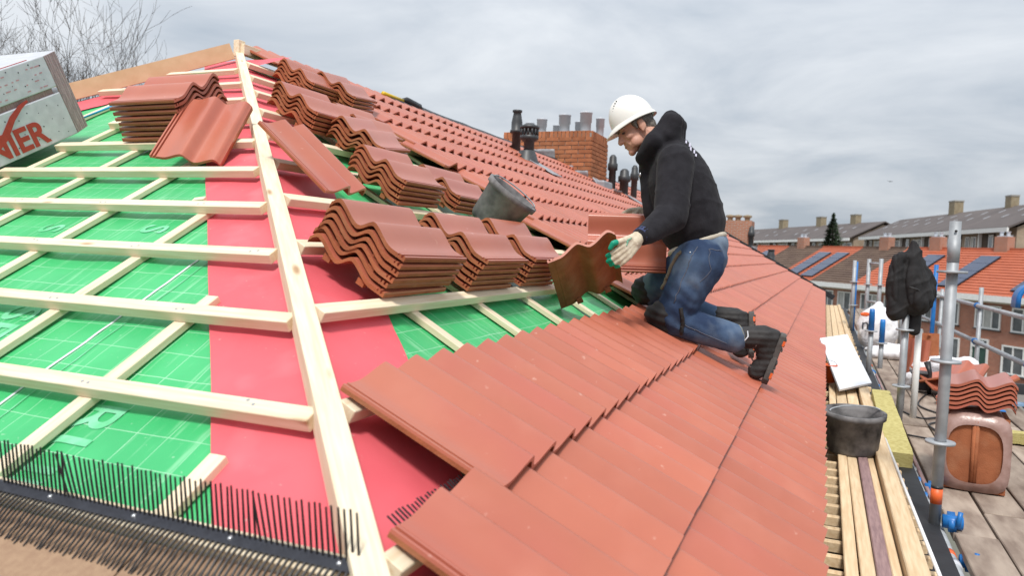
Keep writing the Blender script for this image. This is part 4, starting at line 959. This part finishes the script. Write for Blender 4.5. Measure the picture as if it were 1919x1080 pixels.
w = MB(); vs = []
for i in range(9):
    for a, b_ in ((-.07, -.04), (.07, -.04), (.07, .04), (-.07, .04)): q = V((1.13+.05*i, 6.08-.004*i, zd+.045))+V((0, a, b_)); vs.append(q+V((0, .01, .012))*noise.noise(q*12))
w.add(vs, [(i*4+j, i*4+(j+1) % 4, (i+1)*4+(j+1) % 4, (i+1)*4+j) for i in range(8) for j in range(4)]+[(3, 2, 1, 0), (32, 33, 34, 35)])
tag(w.build('wool_batt', WOOL), 'short yellow mineral wool piece at the right edge of the deck', 'insulation')
# white sheet leaning between the roof and the walkway
c4 = [V((-.01, 8.10, CZ-.79)), V((.25, 8.55, CZ-.77)), V((.425, 7.20, CZ-1.055)), V((.165, 6.72, CZ-1.065))]
w = MB(); w.add(c4, [(0, 1, 2, 3)]); o = w.build('white_sheet', SHEETW); o.modifiers.new('s', 'SOLIDIFY').thickness = .018; tag(o, 'white rectangular board lying tilted on the walkway beside the tiles', 'board')
c_ = V((.085, 7.35, CZ-1.09))
t = thing('orange_bucket', 'small orange bucket half hidden under the tilted white board', 'bucket', T(*c_))
w = MB(); w.lathe([(0, 0), (.055, 0), (.068, .15), (.072, .15), (.072, .16), (.064, .16), (.05, .02)], T(*c_), 20); w.build('pail', ORANGE, t, True)
w = MB(); w.tube([c_+V((.066*cos(a), -.02, .15+.05*sin(a))) for a in [pi*i/10 for i in range(11)]], .003, 6); w.build('handle', GALV, t, True)
# wrapped tile pack and the open stack on it
PM = T(.80, 4.74, zd) @ Matrix.Rotation(-.10, 4, 'Z')
t = thing('tile_pack', 'upright pack of roof tiles in torn clear film on the scaffold deck', 'tile pack', PM)
w = MB(); w.box(PM, .30, .26, .40, 0, (0, .02, .205)); w.build('tile_core', RAW, t)
for k in range(2):
    w = MB(); w.tube([PM @ V((-.0+.012*k-.006, -.112, .03)), PM @ V((-.0+.012*k-.006, -.112, .38))], .012, 6); w.build('tile_rib', RAW, t, True)
# film with an oval opening
w = MB(); k = 40; vs = []
for i in range(k):
    a = 2*pi*i/k; ca, sa = cos(a), sin(a); ex = (abs(ca)**5+abs(sa)**5)**(-1/5.); ov = (abs(ca)**3+abs(sa)**3)**(-1/3.)
    ox, oz = .165*max(-1, min(1, ca*ex)), .212+.208*max(-1, min(1, sa*ex))
    vs.append(PM @ V((ox, .16, oz))); vs.append(PM @ V((ox, -.118, oz))); q = V((.128*ca*ov, -.126, .205+.155*sa*ov)); vs.append(PM @ (q+V((0, .006*noise.noise(q*30), 0))))
w.add(vs, [(3*i+j, 3*i+j+1, (3*i+3) % (3*k)+j+1, (3*i+3) % (3*k)+j) for i in range(k) for j in range(2)])
fm = mat('tile_film', (.40, .26, .23), (.28, .16, .13), .32, 14, bump=.8, bscale=26, spec=.6); w.build('torn_film', fm, t, True)
def Md(x, y, z, rz, rx=0, ry=0): return T(x, y, z) @ Matrix.Rotation(rz, 4, 'Z') @ Matrix.Rotation(rx, 4, 'X') @ Matrix.Rotation(ry, 4, 'Y') @ T(-TW/2, -TL/2, 0)
stack(Md(.815, 4.82, zd+.425, -.12), 6, 'the stack on top of the film-wrapped tile pack', pitch=.024)
stack(Md(1.18, 7.55, zd+.01, -.35, .10), 3, 'the low stack in the scaffold heap', pitch=.028)
for i, (x, y, z, rz, rx, ry, nm) in enumerate(((1.02, 8.0, zd+.09, .4, .35, .3, 'at the left of the scaffold heap'), (1.22, 8.05, zd+.16, -.5, .5, .1, 'on top of the scaffold heap'), (1.38, 7.75, zd+.11, -.9, .3, -.3, 'sliding off the right of the scaffold heap'), (1.12, 7.9, zd+.13, .9, -.3, .2, 'in the middle of the scaffold heap'))):
    loose('red roof tile lying tilted '+nm, Md(x, y, z, rz, rx, ry), 'tiles heaped on the scaffold')
def upright(x, y, z, rz, label, back=True): loose(label, T(x, y, z) @ Matrix.Rotation(rz, 4, 'Z') @ Matrix.Rotation(rad(82), 4, 'X') @ (Matrix.Rotation(pi, 4, 'Y') @ T(-TW, 0, -.03) if back else Matrix()), 'tiles heaped on the scaffold')
upright(.90, 9.6, zd, .1, 'brown-backed roof tile standing upright behind the white bag'); upright(.80, 8.9, zd, -.9, 'red roof tile standing on edge left of the white bag', False)
# bags
def bag(label, c, rx, ry, rz, lumps, seed, name='rubble_bag', m=BAGW, vox=.018):
    random.seed(seed); h = MB(); h.ell(c+V((0, 0, rz*.8)), rx, ry, rz, None, 16, 10)
    for i in range(lumps):
        a = random.uniform(0, 2*pi); h.ell(c+V((rx*.7*cos(a), ry*.7*sin(a), rz*random.uniform(.3, 1.5))), rx*random.uniform(.25, .5), ry*random.uniform(.25, .5), rz*random.uniform(.3, .6))
    def dsp(p): return .018*noise.noise(p*9)+.014*abs(noise.noise(p*21))+.006*noise.noise(p*45)
    o = organic(h, name, m, None, vox, 2, dsp); return tag(o, label, 'bag')
bag('crumpled white bag in front of the brick facade, right of the tall pole', V((1.16, 8.75, zd)), .30, .26, .15, 9, 3)
bag('small crumpled white bag spilling towards the black box', V((.93, 8.35, zd)), .15, .16, .085, 9, 5)
b1 = bag('tall white bag with dark lettering standing behind the hanging jacket', V((.72, 11.6, zd)), .26, .22, .34, 6, 8, vox=.022)
bag('flat white bag slumped at the foot of the tall white bag', V((.86, 10.6, zd)), .30, .2, .09, 8, 11)
text('nt', 'bag_print', .22, INKB, b1, frame((.50, 11.33, zd+.28), (.93, .37, 0), (0, 0, 1), (.37, -.93, 0)), .002)
w = MB(); w.ell((.545, 11.34, zd+.49), .07, .012, .03, (V((.93, .37, 0)), V((.37, -.93, 0)), V((0, 0, 1)))); w.build('bag_print', ORANGE, b1, True)
random.seed(21)
# tool box, rag, cables, trestle
t = thing('machine_box', 'black boxy power tool standing on the deck in front of the white bag', 'power tool', T(.90, 8.0, zd))
w = MB(); w.box(T(.885, 8.02, zd+.10), .13, .14, .15); bevel(w.build('casing', BLACKP, t), .012, 2); w = MB(); w.box(T(.885, 8.02, zd+.185), .17, .17, .02); bevel(w.build('lid', DGREY, t), .006, 2); w = MB(); w.tube([(.955, 7.94, zd), (.955, 7.94, zd+.20), (.93, 7.98, zd+.29)], [.02, .018, .03], 10); w.build('stem', BLACKP, t, True)
for i, (pts, nm) in enumerate((([(.62, 6.9, 0), (.75, 6.6, 0), (.95, 6.75, 0), (1.2, 6.55, 0)], 'black cable looping across the deck near the far pole'), ([(.95, 7.95, 0), (.80, 7.2, 0), (.98, 6.7, 0), (.78, 6.35, 0), (.93, 5.8, 0)], 'black cable running from the power tool towards the tile pack'), ([(.60, 5.9, 0), (.82, 5.75, 0), (.90, 5.3, 0), (.84, 5.0, 0)], 'black cable ending beside the tile pack'))):
    P = []; pp = [V(p)+V((0, 0, zd+.009)) for p in pts]; pp = [pp[0]]+pp+[pp[-1]]
    for a in range(1, len(pp)-2):
        for k in range(10):
            t_ = k/10; p0, p1_, p2, p3 = pp[a-1:a+3]; P.append(.5*((2*p1_)+(p2-p0)*t_+(2*p0-5*p1_+4*p2-p3)*t_*t_+(3*p1_-p0-3*p2+p3)*t_**3))
    tag(MB().tube(P, .007, 6).build('cable', BLACKP, None, True), nm, 'cable', 'cables on the scaffold deck')
w = MB(); w.cap((1.02, 7.35, zd+.03), (1.06, 7.22, zd+.03), .03, .03); tag(organic(w, 'rag', SHEETW, None, .008, 2, lambda p: .01*noise.noise(p*30)), 'small white rag in front of the scaffold heap', 'rag')
w = MB()
for i in range(5): w.cap((1.22+.03*i, 7.25-.02*i, zd+.02), (1.26+.04*i, 7.22, zd+.025), .02, .015)
tag(organic(w, 'blue_wrap', BLUE, None, .008, 2, lambda p: .008*noise.noise(p*40)), 'crumpled blue wrapping at the foot of the scaffold heap', 'wrapping')
t = thing('trestle', 'dark grey folding trestle at the right end of the deck with blue tray', 'trestle', T(1.6, 7.6, zd))
for x in (1.44, 1.72): w = MB(); w.bar((x-.07, 7.65, zd), (x, 7.7, zd+.17), .025, .03); w.build('leg', DGREY, t); w = MB(); w.bar((x+.06, 7.8, zd), (x, 7.72, zd+.17), .025, .03); w.build('leg', DGREY, t)
w = MB(); w.box(T(1.60, 7.71, zd+.155), .34, .05, .09); w.build('top_bar', DGREY, t); w = MB(); w.box(T(1.62, 7.67, zd+.03), .25, .12, .02); w.build('tray', mat('pale_blue', (.30, .48, .70), None, .5), t); w = MB(); w.box(T(1.57, 7.68, zd+.155), .03, .006, .035); w.build('orange_label', ORANGE, t)
w = MB(); w.tube([(1.33, 8.35, zd+.14), (1.44, 7.75, zd+.05)], [.05, .06], 10); tag(w.build('cardboard_tube', mat('card', (.38, .30, .22), None, .9), None, True), 'beige cardboard tube lying right of the scaffold heap', 'tube')
# jacket hung on the scaffold pole
JP = V((.60, 6.52, 0)); zj = CZ
h = MB()
def jp(px, pz, dy=0): return V((  .585+px*1.03, 6.42+px*.425+dy, CZ+pz))
jk = thing('jacket', 'black work jacket hung over a scaffold pole', 'jacket', T(.6, 6.45, CZ-.3))
h.cap(jp(.025, .155), jp(.03, .06), .026, .060); h.cap(jp(.03, .07), jp(.035, -.10), .058, .105); h.cap(jp(.035, -.08), jp(.060, -.27), .105, .125)
h.cap(jp(.02, .06), jp(-.085, .035), .045, .040); h.cap(jp(-.085, .03), jp(-.095, -.16), .045, .058); h.cap(jp(-.095, -.14), jp(-.075, -.38), .058, .056); h.cap(jp(-.04, -.20), jp(-.045, -.38), .058, .052)
h.cap(jp(.055, .02), jp(.125, -.14), .05, .065); h.cap(jp(.12, -.12), jp(.150, -.22), .062, .048); h.cap(jp(.10, -.2), jp(.085, -.32), .09, .065)
def jd(p): return .010*noise.noise(p*7)-.013*(1-abs(noise.noise(V((p.x*15+p.z*3, p.y*15, p.z*3.2)))))**7+.009*(1-abs(noise.noise(V((p.x*9-p.z*9, p.y*9, p.z*6)))))**4
JM = mat('black_canvas', (.022, .021, .022), (.013, .012, .013), .75, 12, bump=.5, bscale=90, spec=.3)
organic(h, 'jacket_body', JM, jk, .009, 7, jd)
h = MB(); h.cap(jp(.060, -.33, .03), jp(.065, -.50, .02), .055, .046); organic(h, 'hanging_sleeve', JM, jk, .010, 2, lambda p: .006*noise.noise(p*14))
w = MB(); w.tube([jp(.0, -.17, -.125), jp(.05, -.185, -.130), (jp(.11, -.22, -.11))], .004, 6); w.build('pocket_zip', DGREY, jk, True)

# ================================================================== background: terraced row across the street
a_ = V((-.607, .794, 0)).normalized(); o_ = V((0, 0, 1)).cross(a_)     # along the row, outwards to us
RO = frame((10.28, 49.58, 0), a_, o_, (0, 0, 1))
EV, RG, DEP = 5.12, 7.95, 4.6
def window(par, x, z, wd3, h, k, M, glass=GLASS, y=-.30):
    f = MB()
    for xx in (x-wd3/2, x+wd3/2): f.box(T(xx, y+.03, z), .09, .1, h+.09)
    for i in range(1, k): f.box(T(x-wd3/2+wd3*i/k, y+.028, z), .07, .09, h)
    for zz in (z-h/2, z+h/2): f.box(T(x, y+.03, zz), wd3-.09, .098, .09)
    wo = f.build('window', WHITEP, par, False, M)
    for i in range(k): q = MB(); q.box(T(x-wd3/2+wd3*(i+.5)/k, y+.0, z), wd3/k-.06, .02, h-.08); q.build('pane', glass if (i+int(x)) % 3 else CURT, wo, False, M)
    q = MB(); q.box(T(x, y+.06, z-h/2-.08), wd3+.2, .16, .06); q.build('sill', DGREY, wo, False, M)
    return wo
def slopeM(x, t, lift=0):    # point on the front roof slope, t 0..1 from eave to ridge
    y = .25-t*(DEP+.25); return V((x, y, EV+(RG-EV)*t+lift))
sl_ = V((0, -(DEP+.25), RG-EV)); SLN = sl_.length; sl_.normalize(); sn_ = sl_.cross(V((1, 0, 0))); sn_ = sn_ if sn_.z > 0 else -sn_
def row_house(x0, x1, tile, panels, k, label):
    r = thing('row_house', label, 'house', RO @ T((x0+x1)/2, -3, 0), 'terraced row across the street')
    w = MB(); w.box(T((x0+x1)/2, -.30-4.3, EV/2), x1-x0, 8.6, EV); w.build('wall', WALL_R, r, False, RO)
    # roof: stepped courses so that the tile rows catch the light
    w = MB(); vs = []; n_ = 17
    for i in range(n_):
        p = slopeM(0, i/n_); q = slopeM(0, (i+1)/n_)
        vs += [p+sn_*.045, q+sn_*.0]
    pr2 = []
    for p in vs: pr2.append(p)
    m_ = len(pr2); ncol = 2
    w.add([V((x, p.y, p.z)) for x in (x0, x1) for p in pr2], [(i, i+1, m_+i+1, m_+i) for i in range(m_-1)])
    w.add([(x0, -DEP, RG), (x1, -DEP, RG), (x1, -9.2, EV), (x0, -9.2, EV)], [(0, 1, 2, 3)])
    w.box(T((x0+x1)/2, -DEP, RG+.03), x1-x0, .25, .12)
    o = w.build('roof', tile, r, False, RO)
    bx_ = MB(); bx_.box(T((x0+x1)/2, .22, EV-.14), x1-x0, .35, .34); bx_.build('gutter', WHITEP, r, False, RO)
    bx_ = MB(); bx_.box(T((x0+x1)/2, -.10, EV-.36), x1-x0, .40, .12); bx_.build('soffit', CREAM, r, False, RO)
    ww = x1-x0
    window(r, x0+ww*.27, 3.85, 1.35, 1.30, 2, RO); window(r, x0+ww*.72, 3.85, 1.65, 1.30, 3, RO)
    window(r, x0+ww*.30, 1.55, 2.0, 1.55, 3, RO)
    dx = x0+ww*.80; f = MB(); f.box(T(dx-.55, -.27, 1.25), .1, .12, 2.5); f.box(T(dx+.55, -.27, 1.25), .1, .12, 2.5); f.box(T(dx, -.27, 2.5), 1.2, .118, .1); f.box(T(dx, -.27, 2.05), 1.0, .116, .08)
    d = f.build('door', WHITEP, r, False, RO); q = MB(); q.box(T(dx, -.285, 1.02), .98, .03, 2.0); q.build('door_leaf', mat('door_paint_%d' % (k % 3), ((.10, .12, .13), (.42, .46, .40), (.03, .08, .06))[k % 3], None, .5), d, False, RO); q = MB(); q.box(T(dx, -.285, 2.27), .98, .03, .34); q.build('pane', GLASS, d, False, RO)
    for px2 in panels:
        for j in range(4):
            c_ = slopeM(px2, 0)+sl_*(1.05+j*.98)+sn_*.13
            q = MB(); q.box(frame(c_, (1, 0, 0), sl_, sn_), 1.42, .95, .04); po = q.build('solar_panel', PANEL, r, False, RO)
            q = MB(); q.box(frame(c_-sn_*.045, (1, 0, 0), sl_, sn_), 1.46, .965, .045); q.build('panel_frame', BLACKM, po, False, RO)
    return r
def stackchim(par, x, nm='chimney', w2=.95, d2=.6, h=.75, m=None):
    q = MB(); q.box(T(x, -DEP+.05, RG+h/2-.1), w2, d2, h+.3); ch = q.build(nm, m or brickmat('orange_brick_far', (.42, .17, .10), (.36, .14, .08), (.36, .3, .26)), par, False, RO)
    q = MB(); q.box(T(x, -DEP+.05, RG+h+.06), w2-.2, d2-.15, .10)
    for i in (-1, 1): q.lathe([(.11, 0), (.11, .25), (.14, .26), (.14, .3)], T(x+i*.25, -DEP+.05, RG+h+.08), 10)
    q.build('chimney_cap', GREYPVC, ch, False, RO)
HB = [(-11, -6.1), (-6.1, -1.2), (-1.2, 3.9), (3.9, 8.8), (8.8, 13.6), (13.6, 18.3), (18.3, 23.2), (23.2, 28.0), (28.0, 33), (33, 38), (38, 43), (43, 48)]
TI = [OTILE, OTILE, OTILE, OTILE, OTILE, BTILE, OTILE, BTILE, OTILE, BTILE, OTILE, OTILE]
PN = [(), (-4.0,), (.35,), (5.6,), (9.9,), (), (19.4, 21.6), (), (29.5,), (), (39.5,), ()]
DS = ['rightmost, mostly outside the picture', 'orange-roofed with solar panels at the right edge', 'with one large solar strip right of the tall pole', 'orange-roofed behind the tall scaffold pole', 'orange-roofed with a solar strip beside the hanging jacket', 'brown-roofed between two orange roofs, left of the jacket', 'orange-roofed with two pale solar strips', 'brown-roofed beyond the two solar strips', 'with a short solar strip beyond the near roof', 'farther brown-roofed', 'far orange-roofed', 'farthest orange-roofed']
for k, ((x0, x1), tl_) in enumerate(zip(HB, TI)):
    r = row_house(x0, x1, tl_, PN[k], k, 'terraced brick house across the street, '+DS[k])
    if k in (3, 4, 5, 7): stackchim(r, {3: 5.6, 4: 10.9, 5: 15.8, 7: 26}[k])
# ------------------------------------------------------------------ taller blocks behind
def block(P0, P1, ez, rz, label, chims, skyl, nbay):
    P0, P1 = V(P0), V(P1); d = (P1-P0); L = d.length; a2 = d.normalized(); n2 = a2.cross(V((0, 0, 1)))
    if n2 @ (V((0, 0, 0))-P0) < 0: n2 = -n2
    # local X along the ridge so that X x n2 = up
    if a2.cross(n2).z < 0: P0, a2 = P1, -a2
    M = frame((P0.x, P0.y, 0), a2, n2, (0, 0, 1)); b = thing('apartment_block', label, 'apartment block', M, 'apartment blocks behind the terraced row')
    D2 = 5.2
    w = MB(); w.box(T(L/2, 0, ez/2), L-.4, D2*2-1.0, ez); w.add([(.2, -D2+.5, ez), (.2, D2-.5, ez), (.2, 0, rz-.3), (L-.2, -D2+.5, ez), (L-.2, D2-.5, ez), (L-.2, 0, rz-.3)], [(0, 1, 2), (3, 5, 4)]); w.build('wall', WALL_B, b, False, M)
    w = MB(); w.add([(-.2, 0, rz), (L+.2, 0, rz), (L+.2, D2+.4, ez-.15), (-.2, D2+.4, ez-.15), (L+.2, -D2-.4, ez-.15), (-.2, -D2-.4, ez-.15)], [(0, 3, 2, 1), (0, 1, 4, 5)]); ro_ = w.build('roof', GTILE, b, False, M); so2 = ro_.modifiers.new('s', 'SOLIDIFY'); so2.thickness = .18
    w = MB(); w.box(T(L/2, D2+.45, ez-.25), L+.4, .16, .42); w.build('gutter', WHITEP, b, False, M)
    for x, s2 in chims:
        q = MB(); q.box(T(x, 0, rz+.7*s2), 2.0*s2, 1.2*s2, 2.2*s2); c2 = q.build('chimney', POT, b, False, M)
        q = MB(); q.box(T(x, 0, rz+1.8*s2+.08), 2.15*s2, 1.3*s2, .16); q.build('chimney_cap', MORTAR, c2, False, M)
    sv = V((0, D2+.4, ez-.15-rz)); sv.normalize(); nn_ = sv.cross(V((1, 0, 0)));
    if nn_.z < 0: nn_ = -nn_
    for x, t2 in skyl:
        c2 = V((x, 0, rz))+sv*t2; q = MB(); q.box(frame(c2+nn_*.12, (1, 0, 0), sv, nn_), .42, .7, .14); so3 = q.build('skylight', ZINC, b, False, M)
    for i in range(nbay):
        x0 = L*(i+.08)/nbay; bw = L/nbay*.84
        if i % 2 == 0:
            window(b, x0+bw*.3, ez-1.5, bw*.34, 1.5, 2, M, GLASS, D2-.46); window(b, x0+bw*.75, ez-1.5, bw*.26, 1.5, 2, M, GLASS, D2-.46)
        else:
            q = MB(); q.box(T(x0+bw*.5, D2-.60, ez-1.75), bw*.9, .25, 2.5); rc = q.build('balcony_recess_shade', mat('recess_shade', (.05, .04, .035), (.10, .07, .05), .9, .6), b, False, M)  # near-black box proud of the wall; its colour paints the shade of a hollow
            q = MB(); q.box(T(x0+bw*.30, D2-.44, ez-1.7), .95, .06, 2.2); q.build('balcony_door', WHITEP, rc, False, M); q = MB(); q.box(T(x0+bw*.30, D2-.40, ez-1.5), .6, .03, 1.5); q.build('pane', GLASS, rc, False, M)
            q = MB(); q.box(T(x0+bw*.5, D2-.2, ez-2.6), bw*.92, .06, 1.0); q.build('balcony_panel', CREAM, rc, False, M)
            q = MB(); q.box(T(x0+bw*.95, D2-.3, ez-1.7), .22, .3, 2.9); q.build('post', WHITEP, rc, False, M)
    return b
block((-14.5, 170, 12.4), (8.1, 128.2, 13.1), 10.4, 12.9, 'long brown-brick apartment block with dark roof behind the conifer', ((8, .8), (19, .85), (33.5, .9)), [(x, t) for x in range(5, 46, 4) for t in (2.0, 3.8) if (x*7+int(t*10)) % 3], 13)
block((10.0, 126, 13.0), (20.5, 82, 13.0), 10.5, 13.05, 'nearer brown-brick apartment block with dark roof at the right', ((12, .65), (26, .85)), [(x, t) for x in range(3, 44, 4) for t in (1.4, 3.0, 4.4) if (x*5+int(t*10)) % 4 < 2], 12)
# next chimney of our own terrace, beyond the verge
t = thing('chimney', 'distant orange brick chimney with dark caps beyond the far verge, behind the roofer', 'chimney', T(-3.3, 31, 6.5))
w = MB(); w.box(T(-3.25, 31, 7.45), 1.15, 1.3, 1.5); w.build('stack', brickmat('orange_brick_far', (.42, .17, .10), (.36, .14, .08), (.36, .3, .26)), t)
w = MB()
for x in (-3.55, -3.25, -2.9): w.lathe([(.10, 8.2), (.10, 8.32), (.17, 8.36), (.17, 8.42), (0, 8.46)], T(x, 31, 0), 10)
w.build('chimney_pot', POT, t); w = MB(); w.box(T(-2.62, 30.6, 7.05), .3, .9, .35); w.build('flashing', ZINC, t)
nb2 = thing('neighbour_house', 'next house of the terrace, its dark roof hidden beyond the far verge', 'house', T(-4, 28, 0))
w = MB(); w.box(T(XP, 29, 2.8), 7.8, 14, 5.6); w.build('wall', WALL_R, nb2); w = MB(); w.add([(XE-.1, 22.2, ZE-.5), (XE-.1, 36, ZE-.5), (XP, 36, ZP-.55), (XP, 22.2, ZP-.55), (XW, 22.2, ZE-.5), (XW, 36, ZE-.5)], [(0, 1, 2, 3), (3, 2, 5, 4)]); w.build('roof', BTILE, nb2)
vent(-2.66, 30.3, 7.25, .09, .75, 2, 'thin black vent pipe beside the distant chimney'); vent(-1.55, 24.6, 6.45, .10, .62, 0, 'short black vent pipe poking up behind the dark far verge')

# ------------------------------------------------------------------ trees
def bare_tree(x, y, H, seed, label):
    rnd = random.Random(seed); t = thing('bare_tree', label, 'tree', T(x, y, 0), 'bare trees behind the roof')
    tr = MB(); lb = MB(); tw = MB()
    def grow(p, d, L, r, dep):
        n = 4; pts = [p]; R = [r]; q = p.copy(); dd = d.copy()
        for i in range(n):
            dd = (dd+V((rnd.uniform(-1, 1), rnd.uniform(-1, 1), rnd.uniform(-.4, .75)))*.15).normalized(); q = q+dd*L/n; pts.append(q.copy()); R.append(r*(1-.45*(i+1)/n))
        (tr if dep == 0 else lb if dep < 4 else tw).tube(pts, R, 8 if dep == 0 else 5 if dep < 3 else 3, 0, False)
        if dep >= 6: return
        k = (6 if dep == 0 else rnd.choice((3, 3, 4)) if dep < 3 else rnd.choice((2, 3, 3)))
        for i in range(k):
            at = rnd.uniform(.35, 1.0) if i else 1.0; idx = min(n, max(1, round(at*n))); az = rnd.uniform(0, 2*pi); sp_ = rnd.uniform(.40, .85) if i else rnd.uniform(.08, .30)
            ax = dd.cross(V((cos(az), sin(az), .3))).normalized(); nd = (dd*cos(sp_)+ax*sin(sp_)+V((0, 0, .12))).normalized()
            grow(pts[idx], nd, L*(rnd.uniform(.50, .60) if dep == 0 else rnd.uniform(.60, .76)), max(.0075, R[idx]*rnd.uniform(.58, .78)), dep+1)
    grow(V((x, y, 0)), V((0, 0, 1)), H*.40, H*.014, 0)
    tr.build('trunk', BARK, t, True); c = lb.build('limbs', BARK, t, True); o = tw.build('twigs', BARK, t); o['kind'] = 'stuff'; c['kind'] = 'stuff'; return t
bare_tree(-29.0, 21.6, 17.0, 4, 'tall bare tree left of centre of the bare group, right above the insulation pack')
bare_tree(-27.5, 22.8, 17.2, 9, 'tall bare tree just right of the insulation pack')
bare_tree(-34.6, 30.4, 18.8, 12, 'thin bare tree nearest the roof peak')
bare_tree(-35.6, 28.6, 18.4, 16, 'thin bare tree second from the roof peak')
bare_tree(-34, 19.5, 15.5, 23, 'low bare tree at the left picture edge')
def conifer(x, y, z, H, R, label):
    t = thing('conifer', label, 'tree', T(x, y, 0)); rnd = random.Random(3)
    w = MB(); w.tube([(x, y, 0), (x, y, z+H)], [.3, .03], 8); w.build('trunk', BARK, t, True)
    w = MB()
    for i in range(5200):
        f = rnd.random()**.75; h = z+H*(1-f); rr = R*(f**.85)*(.82+.25*noise.noise(V((h*.9, i % 7, 3)))) ; az = rnd.uniform(0, 2*pi); q = rr*rnd.uniform(.35, 1.0)*(1+.25*sin(az*5+h*2.3))
        c_ = V((x+q*cos(az), y+q*sin(az), h-.25*q)); s2 = rnd.uniform(.10, .26)*(.6+.6*f); d = V((cos(az), sin(az), rnd.uniform(-.5, .2))).normalized(); u2 = V((-sin(az), cos(az), rnd.uniform(-.4, .4)))*s2*.55
        w.add([c_-d*s2, c_+u2, c_+d*s2*1.3, c_-u2+V((0, 0, -.08))], [(0, 1, 2, 3)])
    w.build('crown', NEEDLE, t); return t
conifer(.55, 86, 1.8, 10.0, 2.9, 'dark green conifer standing before the far apartment block')
# a bird far off in the sky
w = MB(); c_ = V((6.0, 92, 15.6)); w.add([c_, c_+V((-.33, 0, .09)), c_+V((-.18, 0, .06)), c_+V((.30, 0, .02)), c_+V((.15, 0, -.01)), c_+V((0, .12, -.03))], [(0, 1, 2), (0, 3, 4), (0, 2, 5), (0, 5, 4)]); o = w.build('bird', BLACKM); o.modifiers.new('s', 'SOLIDIFY').thickness = .05; tag(o, 'small dark bird flying far off above the roofs', 'bird')
